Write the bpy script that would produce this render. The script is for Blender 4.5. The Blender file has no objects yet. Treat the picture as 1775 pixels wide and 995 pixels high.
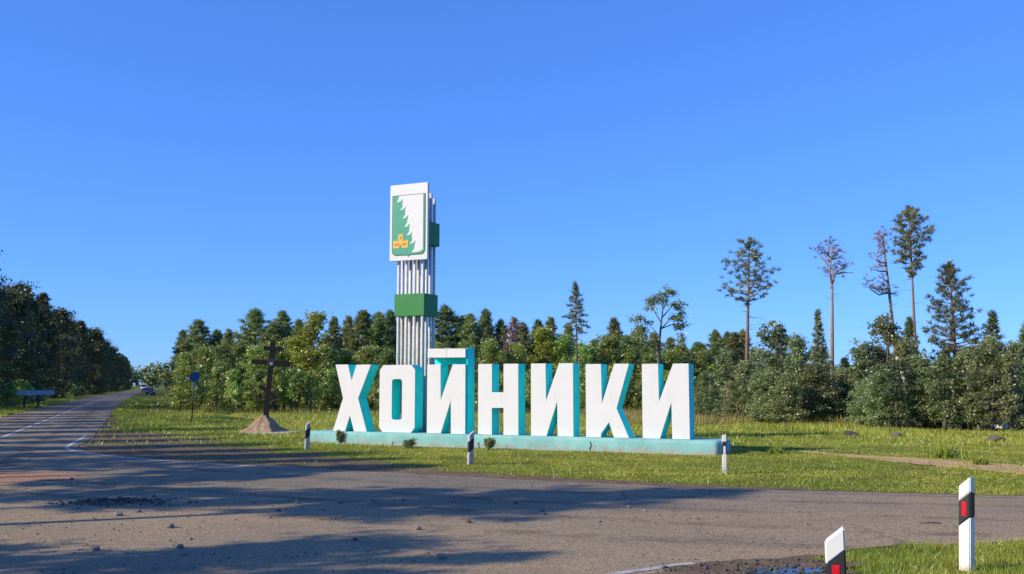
import bpy, bmesh, math, random
import numpy as np
from mathutils import Vector, noise as mnoise

S = bpy.context.scene
COL = S.collection
R = math.radians

# ------------------------------------------------------------------ camera
FPX, HORIZON, EYE = 1726.0, 668.0, 1.8
PITCH = math.atan((HORIZON - 497.5) / FPX)
cam = bpy.data.cameras.new('camera')
cam.sensor_width = 36.0
cam.lens = 36.0 * FPX / 1775.0
cam.clip_start, cam.clip_end = 0.1, 6000
camo = bpy.data.objects.new('camera', cam)
COL.objects.link(camo)
camo.location = (0, 0, EYE)
camo.rotation_euler = (R(90) + PITCH, 0, 0)
S.camera = camo

# ------------------------------------------------------------------ light
SUN_EL = 27.0
SH = Vector((0.93, 0.37, 0)).normalized()          # direction the shadows fall
world = bpy.data.worlds.new('World')
S.world = world
world.use_nodes = True
wn, wl = world.node_tree.nodes, world.node_tree.links
bg = wn['Background']
sky = wn.new('ShaderNodeTexSky')
sky.sky_type = 'NISHITA'
sky.sun_disc = False
sky.sun_elevation = R(SUN_EL)
sky.sun_rotation = math.atan2(-SH.x, -SH.y)
sky.altitude = 100
sky.air_density = 1.0
sky.dust_density = 0.0
sky.ozone_density = 10.0
tint = wn.new('ShaderNodeMix')                       # camera white balance of the photograph: a deep saturated blue
tint.data_type = 'RGBA'; tint.blend_type = 'MULTIPLY'
tint.inputs[0].default_value = 1.0
tint.inputs[7].default_value = (0.75, 1.17, 2.02, 1)
even = wn.new('ShaderNodeGamma')
even.inputs[1].default_value = 0.7
wl.new(sky.outputs[0], even.inputs[0])
wl.new(even.outputs[0], tint.inputs[6])
wl.new(tint.outputs[2], bg.inputs[0])
bg.inputs[1].default_value = 0.15
sun = bpy.data.lights.new('sun', 'SUN')
sun.energy = 5.0
sun.angle = R(0.5)
sun.color = (1.0, 0.88, 0.68)
suno = bpy.data.objects.new('sun', sun)
COL.objects.link(suno)
ldir = Vector((SH.x * math.cos(R(SUN_EL)), SH.y * math.cos(R(SUN_EL)), -math.sin(R(SUN_EL))))
suno.rotation_euler = ldir.to_track_quat('-Z', 'Y').to_euler()
suno.location = (-40, -20, 40)
vs = S.view_settings
vs.view_transform = 'Standard'
vs.look = 'None'
vs.exposure = 0.25
vs.gamma = 1.0
vs.use_curve_mapping = False

# ------------------------------------------------------------------ helpers
def ray(px, py):
    c, s = math.cos(PITCH), math.sin(PITCH)
    x, u = px - 887.5, 497.5 - py
    return Vector((x, -s * u + c * FPX, c * u + s * FPX))
def G(px, py, z=0.0):                               # where a sight line meets the ground
    d = ray(px, py)
    return Vector((0, 0, EYE)) + d * ((z - EYE) / d.z)
def P(px, py, Y):                                   # point on a sight line, Y metres north
    d = ray(px, py)
    return Vector((0, 0, EYE)) + d * (Y / d.y)
RD = Vector((-0.353, 0.935, 0)).normalized()        # direction of the main road
RN = Vector((-RD.y, RD.x, 0))                       # to its left
def RP(w, s):
    return RN * w + RD * s

def tag(o, label=None, cat=None, group=None, kind=None):
    if label: o['label'] = label
    if cat: o['category'] = cat
    if group: o['group'] = group
    if kind: o['kind'] = kind
    return o
def empty(name, loc=(0, 0, 0), rz=0.0):
    o = bpy.data.objects.new(name, None)
    COL.objects.link(o)
    o.location = loc
    o.rotation_euler = (0, 0, rz)
    o.empty_display_size = 0.2
    return o
def link(name, me, parent=None, loc=None):
    o = bpy.data.objects.new(name, me)
    COL.objects.link(o)
    if parent is not None: o.parent = parent
    if loc is not None: o.location = loc
    return o
def mesh_from(name, verts, faces, mat=None, smooth=False):
    me = bpy.data.meshes.new(name)
    me.from_pydata([tuple(v) for v in verts], [], faces)
    if mat: me.materials.append(mat)
    if smooth:
        me.polygons.foreach_set('use_smooth', [True] * len(me.polygons))
    me.update()
    return me
def tri_mesh(name, tris, mat, tone=None):
    """tris: (n,3,3) array -> mesh; tone: (n,) per face value kept in attribute 'tone'"""
    tris = np.asarray(tris, dtype=np.float32)
    n = len(tris)
    me = bpy.data.meshes.new(name)
    me.vertices.add(n * 3)
    me.vertices.foreach_set('co', tris.reshape(-1))
    me.loops.add(n * 3)
    me.loops.foreach_set('vertex_index', np.arange(n * 3, dtype=np.int32))
    me.polygons.add(n)
    me.polygons.foreach_set('loop_start', np.arange(0, n * 3, 3, dtype=np.int32))
    me.polygons.foreach_set('loop_total', np.full(n, 3, dtype=np.int32))
    if tone is not None:
        a = me.attributes.new('tone', 'FLOAT', 'FACE')
        a.data.foreach_set('value', np.asarray(tone, dtype=np.float32))
    me.materials.append(mat)
    me.update(calc_edges=True)
    return me
class MB:
    """collects shapes into one mesh"""
    def __init__(self): self.v, self.f = [], []
    def add(self, v, f):
        b = len(self.v)
        self.v += [Vector(p) for p in v]
        self.f += [tuple(i + b for i in q) for q in f]
        return self
    def box(self, c, s, rz=0.0, M=None):
        v = []
        for x in (-.5, .5):
            for y in (-.5, .5):
                for z in (-.5, .5):
                    p = Vector((x * s[0], y * s[1], z * s[2]))
                    if rz: p.rotate(__import__('mathutils').Euler((0, 0, rz)))
                    if M is not None: p = M @ p
                    v.append(p + Vector(c))
        return self.add(v, [(0, 1, 3, 2), (4, 6, 7, 5), (0, 4, 5, 1), (2, 3, 7, 6), (0, 2, 6, 4), (1, 5, 7, 3)])
    def tube(self, pts, rad, n=8, cap=True):
        pts = [Vector(p) for p in pts]
        v, f = [], []
        for i, p in enumerate(pts):
            t = (pts[min(i + 1, len(pts) - 1)] - pts[max(i - 1, 0)]).normalized()
            a = t.orthogonal().normalized() if abs(t.z) < .9 else Vector((1, 0, 0))
            b = t.cross(a).normalized(); a = b.cross(t)
            for k in range(n):
                q = 2 * math.pi * k / n
                v.append(p + (a * math.cos(q) + b * math.sin(q)) * rad[i])
        for i in range(len(pts) - 1):
            for k in range(n):
                k2 = (k + 1) % n
                f.append((i * n + k, i * n + k2, i * n + n + k2, i * n + n + k))
        if cap:
            f.append(tuple(range(n))[::-1])
            f.append(tuple(range((len(pts) - 1) * n, len(pts) * n)))
        return self.add(v, f)
    def mesh(self, name, mat, smooth=False, bevel=0.0):
        me = mesh_from(name, self.v, self.f, mat, smooth)
        if bevel or True:
            bm = bmesh.new(); bm.from_mesh(me)
            bmesh.ops.recalc_face_normals(bm, faces=bm.faces)
            if bevel:
                e = [e for e in bm.edges if len(e.link_faces) == 2 and e.calc_face_angle(0) > .5]
                bmesh.ops.bevel(bm, geom=e, offset=bevel, segments=2, affect='EDGES', clamp_overlap=True)
            bm.to_mesh(me); bm.free()
        return me
    def build(self, name, mat, parent=None, smooth=False, bevel=0.0, loc=None):
        return link(name, self.mesh(name, mat, smooth, bevel), parent, loc)
def sm_by_angle(me, ang=35):
    me.polygons.foreach_set('use_smooth', [True] * len(me.polygons))
    try: me.set_sharp_from_angle(angle=R(ang))
    except Exception: pass

def prism(name, loops, y0, y1, mat, parent, bevel=0.0):
    """outline loops in the local x-z plane (first outer, others holes), extruded from y0 to y1"""
    bm = bmesh.new()
    es = []
    for lp in loops:
        vs_ = [bm.verts.new((x, y0, z)) for x, z in lp]
        es += [bm.edges.new((vs_[i], vs_[(i + 1) % len(vs_)])) for i in range(len(vs_))]
    r = bmesh.ops.triangle_fill(bm, use_beauty=True, use_dissolve=True, edges=es)
    fs = [g for g in r['geom'] if isinstance(g, bmesh.types.BMFace)]
    ex = bmesh.ops.extrude_face_region(bm, geom=fs)
    bmesh.ops.translate(bm, vec=(0, y1 - y0, 0), verts=[g for g in ex['geom'] if isinstance(g, bmesh.types.BMVert)])
    bmesh.ops.recalc_face_normals(bm, faces=bm.faces)
    if bevel:
        e = [e for e in bm.edges if len(e.link_faces) == 2 and e.calc_face_angle(0) > .6]
        bmesh.ops.bevel(bm, geom=e, offset=bevel, segments=2, affect='EDGES', clamp_overlap=True)
    me = bpy.data.meshes.new(name)
    bm.to_mesh(me); bm.free()
    me.materials.append(mat)
    return link(name, me, parent)
def vnoise(x, y, sc, seed=0):
    """cheap smooth noise for arrays, about -1..1"""
    rs = np.random.RandomState(seed)
    o = np.zeros_like(x)
    for i in range(6):
        a = rs.rand() * 6.28; fq = (0.6 + rs.rand() * 1.6) / sc * 2.2
        o += np.sin((x * math.cos(a) + y * math.sin(a)) * fq + rs.rand() * 6.28)
    return o / 3.0
def inpoly(x, y, poly):
    ins = np.zeros(x.shape, bool)
    n = len(poly)
    j = n - 1
    for i in range(n):
        xi, yi, xj, yj = poly[i][0], poly[i][1], poly[j][0], poly[j][1]
        if yi != yj:
            c = ((yi > y) != (yj > y)) & (x < (xj - xi) * (y - yi) / (yj - yi) + xi)
            ins ^= c
        j = i
    return ins

# ------------------------------------------------------------------ materials
def mat_new(name):
    m = bpy.data.materials.new(name)
    m.use_nodes = True
    nt = m.node_tree
    b = nt.nodes['Principled BSDF']
    return m, nt, b
def N(nt, t, **k):
    n = nt.nodes.new(t)
    for a, v in k.items():
        if a.startswith('i_'):
            key = a[2:]
            key = int(key) if key.isdigit() else key.replace('_', ' ')
            n.inputs[key].default_value = v
        else: setattr(n, a, v)
    return n
def rgb(c): return (c[0], c[1], c[2], 1)
def ramp(nt, fac, stops, interp='LINEAR'):
    r = nt.nodes.new('ShaderNodeValToRGB')
    r.color_ramp.interpolation = interp
    el = r.color_ramp.elements
    while len(el) < len(stops): el.new(0.5)
    for e, (p, c) in zip(el, stops):
        e.position = p
        e.color = rgb(c) if not isinstance(c, (int, float)) else (c, c, c, 1)
    nt.links.new(fac, r.inputs[0])
    return r.outputs[0]
def noise(nt, sc, detail=4, rough=.55, vec=None, dist=0.0):
    n = nt.nodes.new('ShaderNodeTexNoise')
    n.inputs['Scale'].default_value = sc
    n.inputs['Detail'].default_value = detail
    n.inputs['Roughness'].default_value = rough
    n.inputs['Distortion'].default_value = dist
    if vec is not None: nt.links.new(vec, n.inputs['Vector'])
    return n.outputs['Fac']
def mix(nt, fac, a, b, blend='MIX'):
    m = nt.nodes.new('ShaderNodeMix')
    m.data_type = 'RGBA'; m.blend_type = blend
    for i, v in ((0, fac), (6, a), (7, b)):
        if hasattr(v, 'links') or hasattr(v, 'is_linked'): nt.links.new(v, m.inputs[i])
        elif i == 0: m.inputs[0].default_value = v
        else: m.inputs[i].default_value = rgb(v)
    return m.outputs[2]
def coords(nt, kind='Object'):
    return nt.nodes.new('ShaderNodeTexCoord').outputs[kind]
def bump(nt, b, h, st=.3, dist=.02):
    n = nt.nodes.new('ShaderNodeBump')
    n.inputs['Strength'].default_value = st
    n.inputs['Distance'].default_value = dist
    nt.links.new(h, n.inputs['Height'])
    nt.links.new(n.outputs[0], b.inputs['Normal'])
def setp(b, rough=.6, spec=.3, metal=0.0):
    b.inputs['Roughness'].default_value = rough
    b.inputs['Specular IOR Level'].default_value = spec
    b.inputs['Metallic'].default_value = metal

def paint(name, c, wear=.12, rough=.55, sc=6.0, dirt=(.25, .22, .18), dirt_amt=.25, bumpst=.15, low=None):
    """weathered paint: mottled, with stains; low = (z0, z1) adds splash dirt near the foot"""
    m, nt, b = mat_new(name)
    co = coords(nt)
    n1 = noise(nt, sc, 5, .6, co)
    v = ramp(nt, n1, [(.3, [x * (1 - wear) for x in c]), (.7, [min(1, x * (1 + wear * .35)) for x in c])])
    mp = N(nt, 'ShaderNodeMapping'); mp.inputs['Scale'].default_value = (7, 7, .7)
    nt.links.new(co, mp.inputs[0])
    st = noise(nt, 1.6, 5, .65, mp.outputs[0])
    sf = ramp(nt, st, [(.56, 0.0), (.8, dirt_amt)])
    v = mix(nt, sf, v, dirt)
    if low:
        sx = N(nt, 'ShaderNodeSeparateXYZ'); nt.links.new(co, sx.inputs[0])
        mr = N(nt, 'ShaderNodeMapRange'); mr.inputs[1].default_value = low[1]; mr.inputs[2].default_value = low[0]
        nt.links.new(sx.outputs[2], mr.inputs[0])
        mu = N(nt, 'ShaderNodeMath', operation='MULTIPLY'); nt.links.new(mr.outputs[0], mu.inputs[0])
        nt.links.new(ramp(nt, noise(nt, 9, 5, .7, co), [(.35, 0.0), (.65, .85)]), mu.inputs[1])
        v = mix(nt, mu.outputs[0], v, dirt)
    nt.links.new(v, b.inputs['Base Color'])
    setp(b, rough, .35)
    bump(nt, b, noise(nt, sc * 14, 4, .6, co), bumpst, .01)
    return m

def leaf_mat(name, c0, c1, trans=.3, hue=.25):
    m = bpy.data.materials.new(name); m.use_nodes = True
    nt = m.node_tree; nt.nodes.clear()
    out = N(nt, 'ShaderNodeOutputMaterial')
    at = N(nt, 'ShaderNodeAttribute', attribute_name='tone')
    oi = N(nt, 'ShaderNodeObjectInfo')
    col = ramp(nt, at.outputs['Fac'], [(0.0, c0), (1.0, c1)])
    hs = N(nt, 'ShaderNodeHueSaturation')
    mr = N(nt, 'ShaderNodeMapRange'); mr.inputs[3].default_value = .5 - .02 * hue / .25; mr.inputs[4].default_value = .5 + .02 * hue / .25
    nt.links.new(oi.outputs['Random'], mr.inputs[0]); nt.links.new(mr.outputs[0], hs.inputs['Hue'])
    m2 = N(nt, 'ShaderNodeMath', operation='MULTIPLY'); m2.inputs[1].default_value = 7.31
    nt.links.new(oi.outputs['Random'], m2.inputs[0])
    fr = N(nt, 'ShaderNodeMath', operation='FRACT'); nt.links.new(m2.outputs[0], fr.inputs[0])
    mr2 = N(nt, 'ShaderNodeMapRange'); mr2.inputs[3].default_value = 1 - hue; mr2.inputs[4].default_value = 1 + hue
    nt.links.new(fr.outputs[0], mr2.inputs[0]); nt.links.new(mr2.outputs[0], hs.inputs['Value'])
    nt.links.new(col, hs.inputs['Color'])
    d = N(nt, 'ShaderNodeBsdfDiffuse'); t = N(nt, 'ShaderNodeBsdfTranslucent'); g = N(nt, 'ShaderNodeBsdfGlossy')
    g.inputs['Roughness'].default_value = .45
    nt.links.new(hs.outputs[0], d.inputs[0]); nt.links.new(hs.outputs[0], t.inputs[0])
    x = N(nt, 'ShaderNodeMixShader'); x.inputs[0].default_value = trans
    nt.links.new(d.outputs[0], x.inputs[1]); nt.links.new(t.outputs[0], x.inputs[2])
    y = N(nt, 'ShaderNodeMixShader'); y.inputs[0].default_value = .07
    nt.links.new(x.outputs[0], y.inputs[1]); nt.links.new(g.outputs[0], y.inputs[2])
    nt.links.new(y.outputs[0], out.inputs[0])
    return m
def bark_mat(name, low, high, z0=.25, z1=.6, H=8.0):
    m, nt, b = mat_new(name)
    co = coords(nt)
    sx = N(nt, 'ShaderNodeSeparateXYZ'); nt.links.new(co, sx.inputs[0])
    mr = N(nt, 'ShaderNodeMapRange'); mr.inputs[1].default_value = z0 * H; mr.inputs[2].default_value = z1 * H
    nt.links.new(sx.outputs[2], mr.inputs[0])
    c = mix(nt, mr.outputs[0], low, high)
    mp = N(nt, 'ShaderNodeMapping'); mp.inputs['Scale'].default_value = (9, 9, 2.0); nt.links.new(co, mp.inputs[0])
    n = noise(nt, 1.5, 5, .7, mp.outputs[0])
    c = mix(nt, 1.0, c, ramp(nt, n, [(.3, .55), (.7, 1.25)]), 'MULTIPLY')
    nt.links.new(c, b.inputs['Base Color']); setp(b, .9, .1)
    bump(nt, b, n, .6, .03)
    return m

M = {}
M['white'] = paint('white_paint', (.66, .66, .65), .05, .5, 2.2, (.46, .43, .38), .30, .12)
M['panel_white'] = paint('panel_white_paint', (.64, .64, .63), .05, .5, 3, (.5, .47, .43), .2, .08)
M['teal'] = paint('teal_paint', (.02, .74, .71), .16, .55, 3, (.16, .40, .39), .5, .12)
M['green'] = paint('green_paint', (.018, .20, .045), .18, .5, 4, (.03, .09, .04), .3, .1)
M['emblem_green'] = paint('emblem_green', (.030, .31, .19), .1, .5, 4, (.1, .3, .25), .2, .05)
M['dark_line'] = paint('emblem_outline', (.05, .13, .10), .1, .5, 4)
M['gold'] = paint('gold_yellow_paint', (.75, .42, .05), .12, .5, 12)
M['gold_dark'] = paint('ochre_paint', (.30, .15, .02), .12, .5, 12)
M['pole'] = paint('grey_pole_paint', (.62, .60, .56), .2, .5, 7, (.23, .17, .12), .55, .15)
M['post_white'] = paint('post_white_plastic', (.74, .72, .68), .05, .45, 5, (.33, .29, .22), .25, .05, low=(.0, .28))
M['post_grey'] = paint('weathered_post_grey', (.46, .44, .43), .12, .6, 6, (.2, .17, .14), .4, .1, low=(.0, .25))  # white posts on their shaded side: the shade is put into this grey
M['post_black'] = paint('post_black_band', (.032, .030, .032), .2, .45, 8, (.12, .1, .09), .3, .05)
M['sign_back'] = paint('grey_sign_back', (.11, .12, .14), .2, .5, 6)
M['sign_blue'] = paint('blue_sign_face', (.015, .075, .22), .15, .4, 6)
M['sign_pale'] = paint('pale_blue_board', (.50, .60, .74), .08, .5, 3)
M['metal_dark'] = paint('dark_metal', (.06, .058, .055), .2, .55, 8)
M['concrete'] = paint('pale_concrete', (.42, .40, .36), .2, .85, 4, (.2, .18, .15), .4, .4)
M['limewash'] = paint('limewashed_wall', (.66, .62, .57), .15, .85, 3, (.35, .29, .24), .5, .4)
M['blackrubber'] = paint('tyre_rubber', (.02, .02, .02), .2, .8, 9)
M['car_dark'] = paint('dark_car_paint', (.035, .04, .055), .05, .25, 4, bumpst=.0)
M['car_white'] = paint('white_van_paint', (.72, .73, .75), .04, .3, 4, bumpst=.0)
M['rim'] = paint('wheel_rim', (.35, .35, .36), .1, .35, 6)
def glass_mat():
    m, nt, b = mat_new('vehicle_glass')
    b.inputs['Base Color'].default_value = (.02, .025, .03, 1); setp(b, .06, .6); return m
M['glass'] = glass_mat()
def reflector():
    m, nt, b = mat_new('red_reflector')
    co = coords(nt)
    v = N(nt, 'ShaderNodeTexVoronoi'); v.inputs['Scale'].default_value = 130; nt.links.new(co, v.inputs[0])
    c = ramp(nt, v.outputs['Distance'], [(.1, (.85, .03, .05)), (.6, (.5, .005, .015))])
    nt.links.new(c, b.inputs['Base Color']); setp(b, .25, .5); return m
M['red'] = reflector()
def lamp_glass(name, c):
    m, nt, b = mat_new(name); b.inputs['Base Color'].default_value = rgb(c); setp(b, .15, .6); return m
M['headlight'] = lamp_glass('headlight_glass', (.6, .62, .65))
M['taillight'] = lamp_glass('tail_light_glass', (.4, .01, .01))

def plinth_mat():
    m, nt, b = mat_new('plinth_teal_stucco')
    co = coords(nt)
    base = ramp(nt, noise(nt, 1.3, 6, .65, co), [(.3, (.180, .41, .385)), (.55, (.235, .49, .455)), (.75, (.30, .53, .49))])
    # worn patches where the paint has gone and bare pale render shows, mostly low down
    sx = N(nt, 'ShaderNodeSeparateXYZ'); nt.links.new(co, sx.inputs[0])
    mr = N(nt, 'ShaderNodeMapRange'); mr.inputs[1].default_value = .22; mr.inputs[2].default_value = .0
    nt.links.new(sx.outputs[2], mr.inputs[0])
    ad = N(nt, 'ShaderNodeMath', operation='MULTIPLY_ADD'); ad.inputs[1].default_value = .22
    nt.links.new(mr.outputs[0], ad.inputs[0]); nt.links.new(noise(nt, 5.5, 6, .7, co), ad.inputs[2])
    worn = ramp(nt, ad.outputs[0], [(.585, 0.0), (.66, .8)])
    base = mix(nt, worn, base, (.33, .33, .30))
    dirtf = ramp(nt, noise(nt, 3.3, 6, .7, co, .6), [(.54, 0.0), (.74, .6)])
    base = mix(nt, dirtf, base, (.17, .23, .21))
    nt.links.new(base, b.inputs['Base Color']); setp(b, .85, .2)
    bump(nt, b, noise(nt, 22, 6, .7, co), .6, .03)
    return m
M['plinth'] = plinth_mat()

def asphalt_mat():
    m, nt, b = mat_new('worn_dusty_asphalt')
    co = coords(nt)
    fine = noise(nt, 55, 3, .7, co)
    v = N(nt, 'ShaderNodeTexVoronoi'); v.inputs['Scale'].default_value = 38; nt.links.new(co, v.inputs[0])
    agg = ramp(nt, v.outputs['Color'], [(.15, (.55, .55, .55)), (.85, (1.3, 1.28, 1.24))])
    grey = ramp(nt, noise(nt, .55, 6, .6, co), [(.3, (.182, .150, .103)), (.7, (.262, .215, .145))])
    # sandy dust blown over the junction
    mp = N(nt, 'ShaderNodeMapping'); mp.inputs['Scale'].default_value = (.16, .42, 1); mp.inputs['Rotation'].default_value = (0, 0, R(-14))
    nt.links.new(co, mp.inputs[0])
    dust = noise(nt, 1.0, 7, .62, mp.outputs[0], .4)
    sx = N(nt, 'ShaderNodeSeparateXYZ'); nt.links.new(co, sx.inputs[0])
    near = N(nt, 'ShaderNodeMapRange'); near.inputs[1].default_value = 19; near.inputs[2].default_value = 12.5
    nt.links.new(sx.outputs[1], near.inputs[0])
    df = N(nt, 'ShaderNodeMath', operation='MULTIPLY_ADD'); df.inputs[1].default_value = .17
    nt.links.new(near.outputs[0], df.inputs[0]); nt.links.new(dust, df.inputs[2])
    dfc = ramp(nt, df.outputs[0], [(.42, 0.0), (.72, .85)])
    c = mix(nt, dfc, grey, (.37, .265, .145))
    c = mix(nt, .75, c, agg, 'MULTIPLY')
    # bitumen patches and long cracks
    patch = ramp(nt, noise(nt, .32, 3, .5, mp.outputs[0], .2), [(.60, 0.0), (.64, .22)])
    c = mix(nt, patch, c, (.09, .085, .085))
    wv = noise(nt, .9, 4, .6, co)
    cv = N(nt, 'ShaderNodeTexVoronoi', feature='DISTANCE_TO_EDGE'); cv.inputs['Scale'].default_value = .42
    va = N(nt, 'ShaderNodeVectorMath', operation='ADD'); nt.links.new(co, va.inputs[0])
    cx = N(nt, 'ShaderNodeCombineXYZ'); nt.links.new(wv, cx.inputs[0]); nt.links.new(noise(nt, 2.2, 4, .6, co), cx.inputs[1])
    nt.links.new(cx.outputs[0], va.inputs[1]); nt.links.new(va.outputs[0], cv.inputs[0])
    cr = ramp(nt, cv.outputs['Distance'], [(.004, .55), (.012, 0.0)])
    crm = N(nt, 'ShaderNodeMath', operation='MULTIPLY'); nt.links.new(cr, crm.inputs[0])
    nt.links.new(ramp(nt, noise(nt, .35, 3, .5, co), [(.5, 0.0), (.6, 1.0)]), crm.inputs[1])
    c = mix(nt, crm.outputs[0], c, (.045, .04, .038))
    nt.links.new(c, b.inputs['Base Color']); setp(b, .85, .25)
    h = N(nt, 'ShaderNodeMath', operation='ADD'); nt.links.new(fine, h.inputs[0]); nt.links.new(v.outputs['Distance'], h.inputs[1])
    bump(nt, b, h.outputs[0], .45, .012)
    return m
M['asphalt'] = asphalt_mat()
def soil_mat(name, c0, c1, sc=2.0, fine=30, wet=None):
    m, nt, b = mat_new(name)
    co = coords(nt)
    c = ramp(nt, noise(nt, sc, 6, .65, co), [(.3, c0), (.7, c1)])
    c = mix(nt, .8, c, ramp(nt, noise(nt, fine, 4, .7, co), [(.3, .6), (.7, 1.35)]), 'MULTIPLY')
    nt.links.new(c, b.inputs['Base Color']); setp(b, .95, .12)
    bump(nt, b, noise(nt, fine * .6, 5, .7, co), .8, .04)
    return m
M['dirt'] = soil_mat('brown_verge_soil', (.115, .076, .045), (.25, .17, .105))
M['sand'] = soil_mat('sandy_soil', (.54, .32, .165), (.66, .42, .24))
M['orange_sand'] = soil_mat('orange_sand', (.36, .19, .11), (.42, .25, .15))
M['mound'] = soil_mat('mound_sand', (.25, .17, .105), (.42, .30, .19), 5, 18)
def ground_mat():
    m, nt, b = mat_new('meadow_ground')
    co = coords(nt)
    c = ramp(nt, noise(nt, .22, 6, .62, co), [(.28, (.10, .125, .014)), (.5, (.15, .165, .020)), (.72, (.20, .18, .036))])
    c = mix(nt, .85, c, ramp(nt, noise(nt, 7, 6, .7, co), [(.3, .5), (.7, 1.4)]), 'MULTIPLY')
    c = mix(nt, ramp(nt, noise(nt, 1.1, 5, .65, co), [(.62, 0.0), (.75, .6)]), c, (.13, .095, .055))
    nt.links.new(c, b.inputs['Base Color']); setp(b, .95, .1)
    bump(nt, b, noise(nt, 14, 5, .7, co), .9, .06)
    return m
M['ground'] = ground_mat()
def marking_mat(name='worn_white_marking', a=.48):
    m, nt, b = mat_new(name)
    co = coords(nt)
    f = ramp(nt, noise(nt, 4.5, 7, .75, co), [(a, 0.0), (a + .16, 1.0)])
    c = mix(nt, f, (.50, .47, .43), (.25, .21, .165))
    nt.links.new(c, b.inputs['Base Color']); setp(b, .8, .2)
    bump(nt, b, noise(nt, 55, 3, .7, co), .3, .01)
    return m
M['marking'] = marking_mat()
M['marking_faint'] = marking_mat('almost_gone_marking', .33)
def tyre_mat():
    m = bpy.data.materials.new('faint_tyre_wear'); m.use_nodes = True
    nt = m.node_tree; nt.nodes.clear()
    out = N(nt, 'ShaderNodeOutputMaterial'); d = N(nt, 'ShaderNodeBsdfDiffuse'); t = N(nt, 'ShaderNodeBsdfTransparent'); x = N(nt, 'ShaderNodeMixShader')
    d.inputs[0].default_value = (.085, .078, .072, 1)
    nt.links.new(ramp(nt, noise(nt, 1.4, 6, .7, coords(nt)), [(.40, 0.0), (.75, .34)]), x.inputs[0])
    nt.links.new(t.outputs[0], x.inputs[1]); nt.links.new(d.outputs[0], x.inputs[2]); nt.links.new(x.outputs[0], out.inputs[0])
    return m
M['tyre_wear'] = tyre_mat()
M['patch'] = soil_mat('bitumen_patch', (.095, .088, .082), (.15, .135, .12), 1.5, 45)
def water_mat():
    m, nt, b = mat_new('puddle_water')
    b.inputs['Base Color'].default_value = (.03, .028, .025, 1); setp(b, .03, .5)
    b.inputs['IOR'].default_value = 1.33
    bump(nt, b, noise(nt, 6, 2, .5, coords(nt)), .03, .01)
    return m
M['water'] = water_mat()
def stone_mat(k=1.0, name='grey_stone'):
    m, nt, b = mat_new(name)
    co = coords(nt); oi = N(nt, 'ShaderNodeObjectInfo')
    c = ramp(nt, noise(nt, 30, 5, .7, co), [(.3, (.13 * k, .115 * k, .10 * k)), (.7, (.30 * k, .27 * k, .24 * k))])
    c = mix(nt, 1.0, c, ramp(nt, oi.outputs['Random'], [(0, .6), (1, 1.3)]), 'MULTIPLY')
    nt.links.new(c, b.inputs['Base Color']); setp(b, .9, .2)
    bump(nt, b, noise(nt, 60, 4, .7, co), .5, .01)
    return m
M['stone'] = stone_mat()
M['stone_dark'] = stone_mat(.45, 'dark_broken_asphalt')
def wood_mat():
    m, nt, b = mat_new('dark_stained_timber')
    co = coords(nt)
    mp = N(nt, 'ShaderNodeMapping'); mp.inputs['Scale'].default_value = (14, 14, 1.2); nt.links.new(co, mp.inputs[0])
    n = noise(nt, 1.5, 6, .65, mp.outputs[0], .3)
    c = ramp(nt, n, [(.3, (.016, .011, .009)), (.7, (.050, .031, .022))])
    nt.links.new(c, b.inputs['Base Color']); setp(b, .65, .3); bump(nt, b, n, .5, .01)
    return m
M['timber'] = wood_mat()
M['needle'] = leaf_mat('pine_needles', (.098, .150, .046), (.335, .405, .120), .45, .3)
M['needle_blue'] = leaf_mat('tall_pine_needles', (.085, .110, .045), (.27, .29, .110), .42)
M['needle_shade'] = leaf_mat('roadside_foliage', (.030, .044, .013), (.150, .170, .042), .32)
M['needle_red'] = leaf_mat('dry_red_needles', (.22, .115, .06), (.36, .22, .12), .25)
M['leaf'] = leaf_mat('broad_leaves', (.125, .200, .036), (.42, .51, .105), .45, .3)
M['leaf_yel'] = leaf_mat('yellow_green_leaves', (.21, .28, .024), (.50, .53, .060), .45, .15)
M['leaf_grey'] = leaf_mat('grey_green_leaves', (.092, .130, .048), (.345, .395, .140), .45, .3)
M['grass'] = leaf_mat('grass_blades', (.19, .270, .012), (.55, .53, .050), .4, .0)
M['weed'] = leaf_mat('dry_weeds', (.15, .19, .025), (.40, .29, .075), .3, .0)
M['bark_pine'] = bark_mat('pine_bark', (.15, .12, .10), (.25, .165, .115))
M['bark_grey'] = bark_mat('grey_bark', (.12, .105, .09), (.15, .13, .11))
M['bark_dead'] = bark_mat('dead_pine_bark', (.23, .175, .13), (.33, .23, .155))
M['bark_birch'] = bark_mat('birch_bark', (.34, .33, .31), (.5, .49, .47))

# ------------------------------------------------------------------ setting: ground, road, verges
RNG = random.Random(7)
gv, gf = [], []
xs = [-3000, -600, -200, -100, -60, -40, -25, -12, 0, 12, 25, 40, 60, 100, 200, 600, 3000]
ys = [-600, -100, -30, 0, 15, 25, 35, 50, 70, 100, 150, 250, 400, 800, 4000]
for y in ys:
    for x in xs: gv.append((x, y, 0))
for j in range(len(ys) - 1):
    for i in range(len(xs) - 1):
        a = j * len(xs) + i
        gf.append((a, a + 1, a + len(xs) + 1, a + len(xs)))
tag(link('ground', mesh_from('ground', gv, gf, M['ground'])), kind='structure')

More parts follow.
